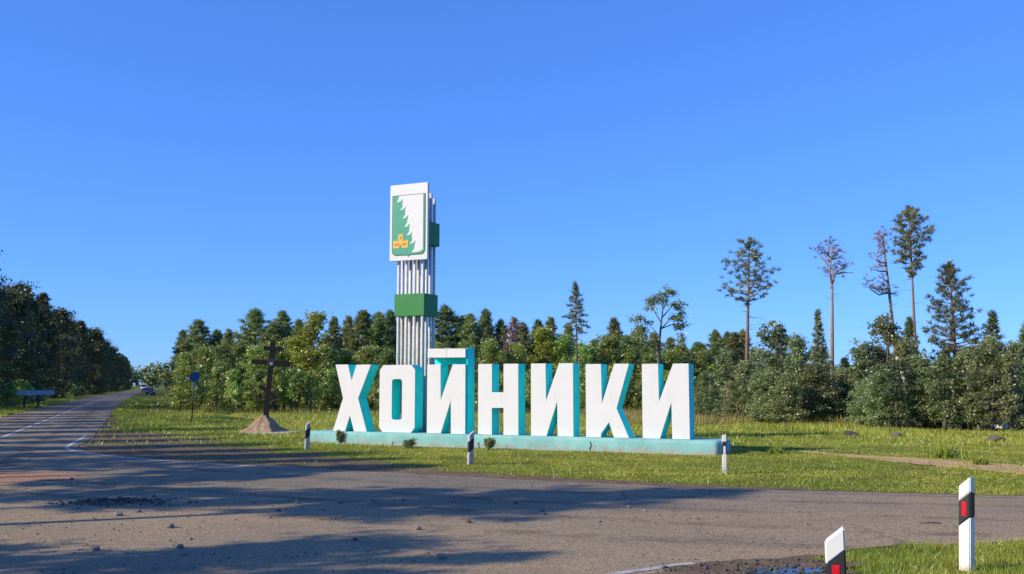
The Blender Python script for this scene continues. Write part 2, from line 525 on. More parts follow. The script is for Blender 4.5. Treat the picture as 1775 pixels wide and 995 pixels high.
def smooth_line(pts, step):
    """Catmull-Rom through points, resampled"""
    p = [Vector((a[0], a[1], 0)) for a in pts]
    out = []
    for i in range(len(p) - 1):
        p0, p1, p2, p3 = p[max(i - 1, 0)], p[i], p[i + 1], p[min(i + 2, len(p) - 1)]
        n = max(2, int((p2 - p1).length / step))
        for k in range(n):
            t = k / n
            out.append(.5 * ((2 * p1) + (p2 - p0) * t + (2 * p0 - 5 * p1 + 4 * p2 - p3) * t * t + (3 * p1 - p0 - 3 * p2 + p3) * t ** 3))
    out.append(p[-1])
    return out
def ragged(line, amp, sc=.6, seed=0):
    out = []
    for i, q in enumerate(line):
        t = (line[min(i + 1, len(line) - 1)] - line[max(i - 1, 0)])
        if t.length < 1e-6: out.append(q.copy()); continue
        n = Vector((-t.y, t.x, 0)).normalized()
        a = mnoise.fractal(Vector((q.x / sc, q.y / sc, seed * 7.3)), 1.0, 2.0, 4)
        out.append(q + n * a * amp)
    return out
W_R, W_L, W_C = 1.27, 6.9, 4.2
def bend(s): return 6.5 * max(0.0, (s - 90) / 290.0) ** 1.6      # the far road swings gently right
far_main = [RP(W_R - bend(s), s) for s in (440, 400, 360, 330, 300, 270, 240, 210, 180, 160, 140, 120, 100, 80, 64, 52, 44, 38)]
corner = [(-13.35, 31.4), (-12.3, 28.6), (-10.7, 26.4), (-8.2, 24.2), (-4.1, 21.65), (-.4, 19.45), (1.8, 18.3), (4.1, 17.35), (8.4, 16.3), (14, 15.3), (25, 13.6), (60, 8.5), (140, -4)]
FAR = smooth_line([tuple(p)[:2] for p in far_main[-4:]] + corner, .25)
near = [(140, -10), (60, 2.7), (25, 7.9), (14, 10.1), (9.5, 11.3), (6.9, 11.75), (5.2, 11.6), (3.94, 11.15), (2.9, 10.5), (1.98, 9.96), (1.0, 9.25), (.35, 8.2), (.1, 6.5), (.6, 2), (2.2, -6)]
NEAR = smooth_line(near, .25)
FARR = ragged(FAR, .10, .7, 1)
NEARR = ragged(NEAR, .12, .6, 2)
LEFT = [RP(W_L, s) for s in (-40, -20, -10)] + ragged([RP(W_L, s) for s in np.arange(-5, 90, .7)], .14, .9, 3) + [RP(W_L - bend(s), s) for s in (92, 110, 125, 140, 160, 180, 210, 240, 270, 300, 330, 360, 400, 440)]
ROAD = [tuple(p)[:2] for p in far_main[:-4]] + [tuple(p)[:2] for p in FARR] + [tuple(p)[:2] for p in NEARR] + [tuple(RP(W_R, -40))[:2]] + [tuple(p)[:2] for p in LEFT]
ZR = .022
bm = bmesh.new()
vs_ = [bm.verts.new((x, y, ZR)) for x, y in ROAD]
f_ = bm.faces.new(vs_)
f_.normal_update()
if f_.normal.z < 0: f_.normal_flip()
ex = bmesh.ops.extrude_edge_only(bm, edges=list(bm.edges))
for g in ex['geom']:
    if isinstance(g, bmesh.types.BMVert): g.co.z = -.04
bmesh.ops.triangulate(bm, faces=[f for f in bm.faces if len(f.verts) > 4])
me = bpy.data.meshes.new('road'); bm.to_mesh(me); bm.free(); me.materials.append(M['asphalt'])
tag(link('road', me), kind='structure')

def ribbon(name, line, wid, z, mat, kind='structure', parent=None):
    v, f = [], []
    for i, q in enumerate(line):
        t = line[min(i + 1, len(line) - 1)] - line[max(i - 1, 0)]
        n = Vector((-t.y, t.x, 0)).normalized()
        w0, w1 = wid(i) if callable(wid) else (-wid / 2, wid / 2)
        v += [q + n * w0 + Vector((0, 0, z)), q + n * w1 + Vector((0, 0, z))]
    for i in range(len(line) - 1): f.append((2 * i, 2 * i + 1, 2 * i + 3, 2 * i + 2))
    o = link(name, mesh_from(name, v, f, mat), parent)
    if kind: o['kind'] = kind
    return o
def sheet(name, pts, z, mat, kind='structure'):
    bm = bmesh.new()
    f = bm.faces.new([bm.verts.new((p[0], p[1], z)) for p in pts])
    f.normal_update()
    if f.normal.z < 0: f.normal_flip()
    bmesh.ops.triangulate(bm, faces=[f])
    me = bpy.data.meshes.new(name); bm.to_mesh(me); bm.free(); me.materials.append(mat)
    return tag(link(name, me), kind=kind)
def blob(c, rx, ry, rot, n=90, amp=.25, sc=.5, seed=0):
    out = []
    for k in range(n):
        a = 2 * math.pi * k / n
        q = 1 + amp * mnoise.fractal(Vector((math.cos(a) / sc, math.sin(a) / sc, seed * 3.7)), 1.0, 2.0, 4)
        x, y = math.cos(a) * rx * q, math.sin(a) * ry * q
        out.append((c[0] + x * math.cos(rot) - y * math.sin(rot), c[1] + x * math.sin(rot) + y * math.cos(rot)))
    return out

# bare soil along the outer edge of the bend: wide at the corner, a hand wide further on
def verge_w(q):
    if q.y > 40: return .6
    if q.y > 33: return .6 + 3.6 * (40 - q.y) / 7
    if q.x < -9: return 4.2
    if q.x < -1: return 4.2 - 3.2 * (q.x + 9) / 8
    if q.x < 6: return 1.0 - .65 * (q.x + 1) / 7
    return .3
verge_in, verge_out = [], []
for i, q in enumerate(FAR):
    if q.x > 40: break
    t = FAR[min(i + 1, len(FAR) - 1)] - FAR[max(i - 1, 0)]
    n = Vector((-t.y, t.x, 0)).normalized()
    w = verge_w(q) * (1 + .45 * mnoise.fractal(Vector((q.x * .9, q.y * .9, 3.1)), 1.0, 2.0, 4))
    verge_in.append(q - n * .4); verge_out.append(q + n * max(.08, w))
VERGE = [tuple(p)[:2] for p in verge_in] + [tuple(p)[:2] for p in verge_out[::-1]]
v, f = [], []
for a, b in zip(verge_in, verge_out): v += [a + Vector((0, 0, .008)), b + Vector((0, 0, .008))]
for i in range(len(verge_in) - 1): f.append((2 * i, 2 * i + 1, 2 * i + 3, 2 * i + 2))
tag(link('soil_verge', mesh_from('soil_verge', v, f, M['dirt'])), kind='structure')
# muddy corner with a puddle at the near edge
MUD = blob((2.40, 9.80), 1.15, .56, R(27), 130, .30, .40, 4)
sheet('mud_patch', MUD, .030, M['dirt'])
sheet('puddle_water', blob((2.58, 9.74), .42, .15, R(10), 80, .3, .5, 5), .036, M['water'])
# sandy track that crosses the lawn on the right
tr = smooth_line([tuple(G(px, py))[:2] for px, py in ((1375, 780), (1450, 788), (1540, 795), (1620, 801), (1700, 808), (1790, 819), (1900, 832), (2050, 848))], .2)
trw = [max(.03, 1.05 * min(1, i / 18) * (.75 + .7 * mnoise.fractal(Vector((q.x * .8, q.y * .8, 9)), 1, 2, 4))) for i, q in enumerate(tr)]
ribbon('sandy_track', tr, lambda i: (-trw[i], trw[i] * .9), .010, M['sand'])
TRACK = [tuple(q + Vector((0, trw[i] * .75, 0)))[:2] for i, q in enumerate(tr)] + [tuple(q - Vector((0, trw[i] * .75, 0)))[:2] for i, q in enumerate(tr)][::-1]
# sandy path beyond the cross
p2 = smooth_line([tuple(G(px, py))[:2] for px, py in ((238, 718), (300, 714), (345, 716), (400, 722), (450, 727), (540, 731))], .4)
ribbon('sandy_path', p2, lambda i: (-.7 - .5 * mnoise.noise(Vector((i * .11, 0, 0))), .6 + .5 * mnoise.noise(Vector((i * .13, 5, 0)))), .011, M['sand'])
PATH = [tuple(q + Vector((0, 1, 0)))[:2] for q in p2] + [tuple(q - Vector((0, 1, 0)))[:2] for q in p2][::-1]
sheet('sand_spill', blob((-11.4, 19.6), 3.0, 1.5, R(-6), 120, .22, .5, 11), ZR + .006, M['orange_sand'])
# worn wheel paths through the junction 
for off in (1.5, 3.1, 4.6, 6.2):
    tl = []
    for i, q in enumerate(FAR):
        if q.y > 60 or q.x > 40: continue
        t = FAR[min(i + 1, len(FAR) - 1)] - FAR[max(i - 1, 0)]
        tl.append(q - Vector((-t.y, t.x, 0)).normalized() * (off + .25 * mnoise.noise(Vector((q.x * .1, off, 0)))))
    tl = smooth_line([tuple(q)[:2] for q in tl[::10]], .4)
    ribbon('tyre_track', tl, .34, ZR + .002, M['tyre_wear'])
for s_, w_ in ((-26, 2.6), (-26, 4.4)):
    ribbon('tyre_track', [RP(w_ + .2 * math.sin(q * .09), q) for q in np.arange(4, 90, .8)], .36, ZR + .0028, M['tyre_wear'])
# painted lines
MK = 'road_marking'
ribbon(MK, [RP(W_C - bend(s), s) for s in list(np.arange(27, 120, 3)) + list(range(120, 436, 12))], .15, ZR + .004, M['marking'])
edge = []
for i, q in enumerate(FAR):
    if (q.y > 36.0) or q.x > 14: continue
    t = FAR[min(i + 1, len(FAR) - 1)] - FAR[max(i - 1, 0)]
    edge.append(q - Vector((-t.y, t.x, 0)).normalized() * .30)
ne = [i for i, q in enumerate(edge) if q.x < -5.5]
ribbon(MK, edge[:len(ne)], .13, ZR + .005, M['marking'])
ribbon(MK, edge[len(ne) - 1:], .09, ZR + .005, M['marking_faint'])
edge = []
for i, q in enumerate(NEAR):
    if q.x > 2.0 or q.y < 6.5: continue
    t = NEAR[min(i + 1, len(NEAR) - 1)] - NEAR[max(i - 1, 0)]
    edge.append(q - Vector((-t.y, t.x, 0)).normalized() * .30)
ribbon(MK, edge, .12, ZR + .005, M['marking'])

# ------------------------------------------------------------------ the plinth
A0, A1 = G(525, 768), G(1250, 790)
AX = (A1 - A0).normalized(); AN = Vector((-AX.y, AX.x, 0))
SLEN = (A1 - A0).length
ROTZ = math.atan2(AX.y, AX.x)
PZ, PD = .375, 1.25                                  # plinth height and depth
sec = [(.0, -.08), (.0, .03), (.01, .16), (.015, .29), (.03, .345), (.075, PZ), (.4, PZ + .002), (.8, PZ - .002), (PD - .08, PZ), (PD - .02, .34), (PD, .2), (PD, -.08)]
v, f = [], []
nseg = 300
ns = len(sec)
for i in range(nseg + 1):
    u = SLEN * i / nseg
    e = min(u, SLEN - u)
    k = max(0.0, (.14 - e) / .14)
    for d, z in sec:
        dd = d + (.16 * k if d < PD / 2 else -.16 * k)
        zz = z - (.05 * k * k if z > .25 else 0)
        nz = mnoise.fractal(Vector((u * 1.6, d * 2, z * 4)), 1.0, 2.0, 5)
        n2 = mnoise.noise(Vector((u * .35, 3, z)))
        push = (.014 * nz + .012 * n2) if 0 < z else 0
        v.append((u, dd - push if d < PD / 2 else dd + push, zz + .007 * nz))
for i in range(nseg):
    for j in range(ns - 1):
        a = i * ns + j
        f.append((a, a + ns, a + ns + 1, a + 1))
f.append(tuple(range(ns))); f.append(tuple(range(nseg * ns, nseg * ns + ns))[::-1])
me = mesh_from('sign_plinth', v, f, M['plinth'], True)
bm = bmesh.new(); bm.from_mesh(me); bmesh.ops.recalc_face_normals(bm, faces=bm.faces); bm.to_mesh(me); bm.free()
sm_by_angle(me, 50)
pl = empty('sign_plinth', A0, ROTZ)
tag(pl, 'long low rough teal plinth carrying the big white letters', 'plinth')
link('base_block', me, pl)
# settlement cracks in the render
for cu, hh in ((9.62, .26), (3.3, .12), (6.2, .15)):
    mb = MB()
    pts = [(cu + .018 * math.sin(7 * t + cu), -.016, .02 + hh * t) for t in np.linspace(0, 1, 7)]
    vv, ff = [], []
    for i, p in enumerate(pts):
        wd = .007 + .006 * math.sin(3 * i + cu)
        for yy in (0, .05):
            vv += [(p[0] - wd, p[1] + yy, p[2]), (p[0] + wd, p[1] + yy, p[2])]
    for i in range(len(pts) - 1):
        a = 4 * i
        ff += [(a, a + 1, a + 5, a + 4), (a + 2, a, a + 4, a + 6), (a + 1, a + 3, a + 7, a + 5)]
    mb.add(vv, ff); mb.build('crack', M['metal_dark'], pl)

# ------------------------------------------------------------------ the letters
SB, LD = .35, .47                                    # setback from the plinth front, depth of a letter
Z0, Z1 = PZ + .004, 2.42
def I_outline(dx=0.0):
    return [[(0, Z0), (0, Z1), (.46, Z1), (.47, 1.37), (.87, Z1), (1.30, Z1), (1.30, Z0), (.82, Z0), (.81, 1.34), (.48, Z0)]]
def chamf(x0, x1, z0, z1, c, arc=0):
    if not arc:
        return [(x0 + c, z0), (x0, z0 + c * 1.2), (x0, z1 - c * 1.2), (x0 + c, z1), (x1 - c, z1), (x1, z1 - c * 1.2), (x1, z0 + c * 1.2), (x1 - c, z0)]
    o = []
    for cx, cz, a0 in ((x1 - c, z1 - c, 0), (x0 + c, z1 - c, 90), (x0 + c, z0 + c, 180), (x1 - c, z0 + c, 270)):
        for k in range(arc + 1):
            q = R(a0 + 90 * k / arc); o.append((cx + c * math.cos(q), cz + c * math.sin(q)))
    return o
LETTERS = [
    ('Х', .885, [[(.06, Z1 + .03), (.53, Z1 + .03), (.675, 1.96), (.845, Z1 + .02), (1.385, Z1 + .02), (.93, 1.40), (1.265, Z0), (.79, Z0), (.635, .86), (.455, Z0), (0, Z0), (.36, 1.40)]],
     'first white block letter at the left end, shaped like an X'),
    ('О', 2.592, [chamf(0, 1.265, Z0, Z1, .13), chamf(.45, .805, .76, 1.99, .085, 4)],
     'white letter O with chamfered corners and a narrow slot'),
    ('Й', 4.277, I_outline(), 'white letter with a separate bar above it, in front of the pole tower'),
    ('Н', 5.998, [[(0, Z0), (0, Z1), (.453, Z1), (.453, 1.60), (.825, 1.60), (.825, Z1), (1.30, Z1), (1.30, Z0), (.825, Z0), (.825, 1.15), (.453, 1.15), (.453, Z0)]],
     'white letter shaped like an H with teal inner sides'),
    ('И', 7.692, I_outline(), 'white letter like a mirrored N between the H and K shapes'),
    ('К', 9.366, [[(0, Z0), (0, Z1 - .03), (.455, Z1 - .03), (.475, 1.31), (.838, Z1 - .03), (1.27, Z1 - .03), (.90, 1.17), (1.25, Z0), (.818, Z0), (.672, .79), (.44, .47), (.44, Z0)]],
     'white letter K with one short foot notch, second from the right'),
    ('И', 11.0, I_outline(), 'last white letter at the right end, like a mirrored N'),
]
for ch, u0, loops, lab in LETTERS:
    e = empty('sign_letter', A0 + AX * u0 + AN * SB, ROTZ)
    tag(e, lab, 'letter', 'letters of the town name')
    if ch in 'И' and u0 > 10:
        loops = [[(x, z - (.04 if z > 2 else 0)) for x, z in loops[0]]]
    prism('letter_body', loops, .020, LD, M['teal'], e, .006)
    prism('front_face', loops, -.012, .0195, M['white'], e, .004)
    if ch == 'Й':
        # the breve: a box-like bar held by a recessed panel and by the raised right side
        bb = prism('breve_bar', [[(.01, 2.63), (.01, 2.90), (1.30, 2.885), (1.30, 2.62)]], .020, LD, M['teal'], e, .006)
        prism('bar_face', [[(.01, 2.63), (.01, 2.90), (1.30, 2.885), (1.30, 2.62)]], -.014, .0195, M['white'], bb, .004)
        MB().box((.655, -.0155, 2.757), (.006, .006, .255)).build('seam', M['concrete'], bb)
        MB().box((.67, .41, 2.523), (1.24, .10, .188)).build('back_panel', M['teal'], e)
        prism('side_upright', [[(1.302, Z0), (1.302, 2.91), (1.335, 2.91), (1.335, Z0)]], .05, LD + .03, M['teal'], e, .004)

# ------------------------------------------------------------------ the tower of poles
T0 = A0 + AX * 2.66 + AN * 1.02
tw = empty('sign_tower', T0, ROTZ)
tag(tw, 'tall tower of grey poles with green boxes and an emblem board', 'sign tower')
TWD = 1.09
grid = [.105, .40, .695, .985]
for i, gx in enumerate(grid):
    for j, gy in enumerate((.085, .315, .545, .775)):
        top = 7.95 - .06 * j + .04 * ((i * 3 + j) % 3)
        MB().tube([(gx, gy, 0), (gx, gy, 3.0), (gx, gy, top)], [.052, .050, .050], 12).build('pole', M['pole'], tw, True)
for z0, z1 in ((3.965, 4.66), (6.22, 6.96)):
    d = .0 if z0 < 5 else .03
    gb = MB()
    gb.box((TWD / 2 + d, .43 + d, (z0 + z1) / 2), (TWD, .86, z1 - z0))
    gb.build('green_box', M['green'], tw, bevel=.008)
pan = empty('emblem_board', (0, 0, 0)); pan.parent = tw
bpy.data.objects.remove(pan)
PW0, PW1, PB, PT = -.115, 1.265, 5.70, 8.13
pan = prism('emblem_board', [[(PW0, PB), (PW0, PT), (PW1, PT), (PW1, PB)]], -.13, -.03, M['panel_white'], tw, .008)
# shield: dark outline, green field, white saw-edged charge, golden castle
def shield(x0, x1, z0, z1, r):
    o = [(x0, z1), (x0, z0 + r)]
    for k in range(5): q = R(180 + 90 * k / 4); o.append((x0 + r + r * math.cos(q), z0 + r + r * math.sin(q)))
    mid = (x0 + x1) / 2
    o += [(mid - .07, z0), (mid, z0 - .045), (mid + .07, z0)]
    for k in range(5): q = R(270 + 90 * k / 4); o.append((x1 - r + r * math.cos(q), z0 + r + r * math.sin(q)))
    o += [(x1, z1)]
    return o
SX0, SX1, SZ0, SZ1 = -.03, 1.19, 5.86, 7.79
prism('shield_outline', [shield(SX0, SX1, SZ0, SZ1, .16)], -.138, -.1302, M['dark_line'], pan)
prism('shield_field', [shield(SX0 + .028, SX1 - .028, SZ0 + .028, SZ1 - .028, .14)], -.146, -.1382, M['emblem_green'], pan)
wx1, wz1 = SX1 - .075, SZ1 - .055
saw = [(wx1, wz1), (.24, wz1)]
# teeth: tip (left, down) then root (up right)
tips = [(.155, 7.53), (.26, 7.27), (.36, 7.00), (.42, 6.72), (.51, 6.45), (.63, 6.18)]
for i, (tx, tz) in enumerate(tips):
    nx = tips[i + 1][0] if i + 1 < len(tips) else .70
    saw += [(tx, tz), (tx + .13, tz + .025), (tx + .225, tz + .115)]
    saw += [(tx + .20, tz + .0), (nx + .10, tz - .16)]
saw += [(.70, 5.98 - .06), (.74, 5.915), (.86, 5.905), (1.0, 5.93), (wx1, 5.98)]
saw = [(x, z + .03) for x, z in saw]
prism('white_charge', [saw], -.152, -.1462, M['panel_white'], pan)
cas = []
def castle(x0, z0, s):
    return [(x0 + s * x, z0 + s * z) for x, z in (
        (0, 0), (0, .46), (.10, .46), (.10, .40), (.18, .40), (.18, .46), (.27, .46), (.27, .38), (.34, .38), (.34, .84), (.42, .84), (.42, .76), (.46, .76), (.46, .84), (.54, .84), (.54, .76), (.58, .76), (.58, .84), (.66, .84),
        (.66, .38), (.73, .38), (.73, .46), (.82, .46), (.82, .40), (.90, .40), (.90, .46), (1.0, .46), (1.0, 0), (.58, 0), (.58, .12), (.54, .18), (.46, .18), (.42, .12), (.42, 0))]
CX, CZ, CS = .03, 6.10, .54
co_ = prism('castle_charge', [castle(CX, CZ, CS)], -.153, -.1462, M['gold'], pan)
for wx, wz in ((.5, .60), (.17, .22), (.83, .22), (.33, .22), (.67, .22)):
    MB().box((CX + CS * wx, -.1545, CZ + CS * wz), (.05, .006, .075)).build('castle_window', M['gold_dark'], pan)

# ------------------------------------------------------------------ marker posts
def marker_post(loc, rz, h, label, lean=(0, 0), w=.125, t=.085, red=True, flip=False, body='post_white'):
    e = empty('marker_post', loc, rz)
    e.rotation_mode = 'ZYX'; e.rotation_euler = (lean[0], lean[1], rz)
    tag(e, label, 'marker post', 'roadside marker posts')
    sl = .050 if not flip else -.050
    def seg(name, z0, z1, mat, grow=0.0, s0=True, par=e):
        a = sl if s0 else 0
        hw, ht = w / 2 + grow, t / 2 + grow
        v = []
        for z, k in ((z0, a), (z1, sl)):
            for x, y in ((-hw, -ht), (hw, -ht), (hw, ht), (-hw, ht)):
                v.append((x, y, z + k * x / (w / 2) * (1 if (z > .05) else 0)))
        return MB().add(v, [(0, 3, 2, 1), (4, 5, 6, 7), (0, 1, 5, 4), (1, 2, 6, 5), (2, 3, 7, 6), (3, 0, 4, 7)]).build(name, mat, par, bevel=.010)
    seg('shaft', -.1, h - .385, M[body], 0, False)
    b = seg('black_band', h - .388, h - .148, M['post_black'], .0012)
    seg('cap', h - .150, h, M[body], 0)
    if red:
        for sgn, mt in ((-1, M['red']), (1, M['headlight'])):
            MB().box((0, sgn * (t / 2 + .0015), h - .265), (.050, .006, .14)).build('reflector', mt, b, bevel=.002)
    else:
        MB().box((w / 2 + .0015, 0, h - .265), (.006, .045, .15)).build('reflector', M[body], b, bevel=.002)
    return e
marker_post(G(1676, 989), R(-58), .86, 'white marker post with red reflector in the grass at far right', (0, R(2.4)))
p = Vector((2.11, 6.62, 0))
marker_post(p, R(-16), .84, 'nearest marker post, cut off by the bottom edge beside the puddle', (0, R(-.6)))
marker_post(G(1256, 822), R(-97), .76, 'slim sunlit marker post in front of the right end of the plinth', (0, R(.4)), red=False)
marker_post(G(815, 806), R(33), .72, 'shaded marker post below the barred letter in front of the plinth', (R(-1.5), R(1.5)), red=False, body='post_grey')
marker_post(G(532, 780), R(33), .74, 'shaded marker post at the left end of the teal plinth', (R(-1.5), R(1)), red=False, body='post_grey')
marker_post(G(274, 712), R(30), .58, 'small far marker post on the verge left of the blue sign', (0, 0), red=False)

# ------------------------------------------------------------------ wooden cross on its mound
cb = G(462, 752); cb.y += .75; cb.x = (462 - 887.5) / FPX * cb.y
mo = empty('cross_mound', cb, R(-12))
tag(mo, 'steep brown sand mound under the wooden cross', 'mound')
v, f = [], []
nr, na = 14, 56
for i in range(nr + 1):
    r = i / nr
    for k in range(na):
        a = 2 * math.pi * k / na
        c, s_ = math.cos(a), math.sin(a)
        sq = .78 / max(abs(c), abs(s_)) * .75 + .78 * .25           # between a cone and a pyramid
        nz = mnoise.fractal(Vector((c * 3 * r, s_ * 3 * r, 4)), 1, 2, 5)
        z = .78 * (1 - r) ** 1.05 - .02 if r < 1 else -.06
        if r < .12: z = min(z, .70)
        v.append((c * sq * r * (1 + .10 * nz), s_ * sq * r * (1 + .10 * nz), z + .04 * nz))
for i in range(nr):
    for k in range(na):
        k2 = (k + 1) % na
        f.append((i * na + k, i * na + k2, i * na + na + k2, i * na + na + k))
link('heap', mesh_from('heap', v, f, M['mound'], True), mo)
MB().box((.55, -.06, .02), (1.7, 1.75, .09)).build('kerb_slab', M['concrete'], mo, bevel=.01)
cr = empty('wooden_cross', cb + Vector((.05, 0, .60)), R(16))
cr.rotation_mode = 'ZYX'; cr.rotation_euler = (0, R(4.2), R(12))
tag(cr, 'dark wooden three-bar Orthodox cross on a sand mound', 'cross')
ch_ = 2.93
MB().box((0, 0, ch_ / 2), (.20, .16, ch_)).build('upright', M['timber'], cr, bevel=.008)
MB().box((0, -.005, ch_ - .86), (1.46, .175, .175)).build('main_bar', M['timber'], cr, bevel=.008)
MB().box((0, -.005, ch_ - .32), (.68, .175, .165)).build('top_bar', M['timber'], cr, bevel=.008)
import mathutils
MB().box((.0, -.005, ch_ - 1.98), (.82, .175, .16), M=mathutils.Matrix.Rotation(R(32), 3, 'Y')).build('slanted_bar', M['timber'], cr, bevel=.008)
pq = MB()
pq.tube([(0, -.10, ch_ - .85), (0, -.07, ch_ - .85)], [.155, .155], 20)
plq = pq.build('round_plaque', M['metal_dark'], cr)
MB().tube([(.02, -.125, ch_ - .90), (.02, -.10, ch_ - .90)], [.055, .065], 14).build('relief', M['concrete'], plq)

# ------------------------------------------------------------------ traffic signs
sp = G(332, 733)
sg = empty('traffic_sign', sp, R(25)); sg.rotation_euler = (0, R(1.6), R(25))
tag(sg, 'round blue traffic sign on a thin dark pole left of the cross', 'sign')
MB().tube([(0, 0, -.05), (0, 0, 2.45)], [.03, .03], 10).build('pole', M['metal_dark'], sg, True)
disc = MB().tube([(0, -.055, 2.2), (0, -.045, 2.2)], [.25, .25], 28).build('disc', M['sign_back'], sg)
MB().tube([(0, -.062, 2.2), (0, -.056, 2.2)], [.23, .23], 28).build('blue_face', M['sign_blue'], disc)
for bz in (2.25, 2.12): MB().box((0, -.035, bz), (.1, .05, .04)).build('bracket', M['metal_dark'], sg)
MB().box((0, -.05, 1.78), (.14, .02, .20)).build('small_plate', M['concrete'], sg)
b0 = G(58, 707)
bo = empty('direction_board', b0, R(12))
tag(bo, 'pale blue arrow-ended direction board in the shade of roadside trees', 'direction sign')
k = b0.y / FPX
prism('board', [[(-1.45, 1.22), (-1.05, 1.40), (1.48, 1.42), (1.48, 1.02), (-1.05, 1.0)]], -.03, .0, M['sign_pale'], bo, .004)
for x in (-.7, .35):
    MB().box((x, .06, .68), (.14, .1, 1.45)).build('post', M['metal_dark'], bo, bevel=.01)
gs = empty('kilometre_sign', G(170, 684), R(15))
tag(gs, 'tiny green and white roadside plate under the far left trees', 'sign')
MB().tube([(0, 0, -.05), (0, 0, 2.3)], [.03, .03], 8).build('pole', M['metal_dark'], gs)
pl_ = MB().box((0, -.05, 2.2), (.55, .03, .40)).build('plate', M['emblem_green'], gs)
MB().box((.06, -.068, 2.2), (.22, .004, .30)).build('white_field', M['white'], pl_)

# ------------------------------------------------------------------ vehicles far down the road
def vehicle(name, loc, rz, prof, wid, glassrects, mat, label, cat, wheels, wr):
    e = empty(name, loc, rz)
    tag(e, label, cat)
    # profile in local y-z, extruded along x
    nn = len(prof)
    v = [(-wid / 2 * k, y, z) for (y, z, k) in prof] + [(wid / 2 * k, y, z) for (y, z, k) in prof]
    f = [tuple(range(nn))[::-1], tuple(range(nn, 2 * nn))] + [(i, (i + 1) % nn, nn + (i + 1) % nn, nn + i) for i in range(nn)]
    MB().add(v, f).build('body', mat, e, bevel=.04)
    for nm, q in glassrects:
        c = sum((Vector(p) for p in q), Vector()) / 4
        nrm = (Vector(q[1]) - Vector(q[0])).cross(Vector(q[2]) - Vector(q[0])).normalized() * .012
        MB().add([Vector(p) + nrm for p in q] + [Vector(p) - nrm for p in q], [(0, 1, 2, 3), (7, 6, 5, 4), (0, 4, 5, 1), (1, 5, 6, 2), (2, 6, 7, 3), (3, 7, 4, 0)]).build(nm, M['glass'], e)
    for x in (-1, 1):
        for y in wheels:
            w_ = MB().tube([(x * (wid / 2 - .2), y, wr), (x * (wid / 2 + .01), y, wr)], [wr, wr], 18).build('wheel', M['blackrubber'], e)
            MB().tube([(x * (wid / 2 + .0), y, wr), (x * (wid / 2 + .025), y, wr)], [wr * .6, wr * .55], 14).build('rim', M['rim'], w_)
    yf = min(p[0] for p in prof)
    yb = max(p[0] for p in prof)
    for x in (-1, 1):
        MB().box((x * wid * .37, yf - .0, .68), (.3, .06, .15)).build('headlight', M['headlight'], e, bevel=.01)
        MB().box((x * wid * .40, yb + .0, .78), (.2, .06, .2)).build('tail_light', M['taillight'], e, bevel=.01)
    MB().box((0, yf - .01, .36), (wid * .8, .08, .16)).build('bumper', M['metal_dark'], e, bevel=.02)
    MB().box((0, yf - .045, .52), (.5, .02, .11)).build('number_plate', M['white'], e)
    return e
carp = [(-2.1, .3, .96), (-2.15, .62, .98), (-1.95, .82, .98), (-.95, .95, 1.0), (-.25, 1.42, .80), (1.0, 1.46, .80), (1.75, 1.02, .97), (2.1, .95, .97), (2.15, .35, .97)]
rzc = math.atan2(RD.y, RD.x) - math.pi / 2
x_ = .68
carg = [('windscreen', [(-.75, -.88, 1.0), (.75, -.88, 1.0), (.64, -.28, 1.38), (-.64, -.28, 1.38)]),
        ('rear_window', [(-.72, 1.70, 1.06), (.72, 1.70, 1.06), (.64, 1.06, 1.42), (-.64, 1.06, 1.42)])]
for sx in (-1, 1):
    carg.append(('side_window', [(sx * .845, -.70, 1.0), (sx * .845, .35, 1.0), (sx * .715, .35, 1.37), (sx * .715, -.22, 1.37)]))
    carg.append(('side_window', [(sx * .845, .42, 1.0), (sx * .845, 1.5, 1.03), (sx * .715, 1.02, 1.38), (sx * .715, .42, 1.38)]))
vehicle('parked_car', G(257, 686), rzc + R(8), carp, 1.72, carg, M['car_dark'], 'dark car standing on the right verge far down the road', 'car', (-1.3, 1.3), .31)
vanp = [(-2.6, .35, .96), (-2.65, .75, .98), (-2.45, 1.0, .98), (-1.75, 1.25, 1.0), (-1.15, 2.2, .9), (-.9, 2.32, .9), (2.5, 2.35, .92), (2.6, 2.2, .95), (2.6, .35, .98)]
vang = [('windscreen', [(-.88, -1.72, 1.30), (.88, -1.72, 1.30), (.80, -1.20, 2.12), (-.80, -1.20, 2.12)])]
for sx in (-1, 1):
    vang.append(('side_window', [(sx * 1.0, -1.5, 1.35), (sx * 1.0, -.6, 1.35), (sx * .945, -.6, 1.95), (sx * .945, -1.12, 1.95)]))
vehicle('delivery_van', RP(2.6 - bend(352), 352), rzc, vanp, 1.98, vang, M['car_white'], 'white van far away on the road near the end of the left tree row', 'van', (-1.7, 1.6), .34)

# ------------------------------------------------------------------ trees
def rvec(rs, n):
    a = rs.normal(size=(n, 3)); return a / np.linalg.norm(a, axis=1)[:, None]
def needles(rs, C, D, n, ln, wd, up=.35):
    """tufts: for every centre C (k,3) with direction D, n thin triangles"""
    k = len(C)
    c = np.repeat(C, n, 0); d = np.repeat(D, n, 0)
    v = rvec(rs, k * n) + d * .55; v[:, 2] += up
    v /= np.linalg.norm(v, axis=1)[:, None]
    L = ln * (.6 + .7 * rs.rand(k * n))[:, None]
    s = np.cross(v, rvec(rs, k * n)); s /= np.linalg.norm(s, axis=1)[:, None] + 1e-6
    o = c + rvec(rs, k * n) * ln * .75 * rs.rand(k * n)[:, None] * np.array([1, 1, .6])
    w = wd * (.6 + .8 * rs.rand(k * n))[:, None]
    t = np.stack([o - s * w, o + s * w, o + v * L], 1)
    tone = np.clip(np.repeat(rs.rand(k), n) * .6 + rs.rand(k * n) * .4, 0, 1)
    return t, tone
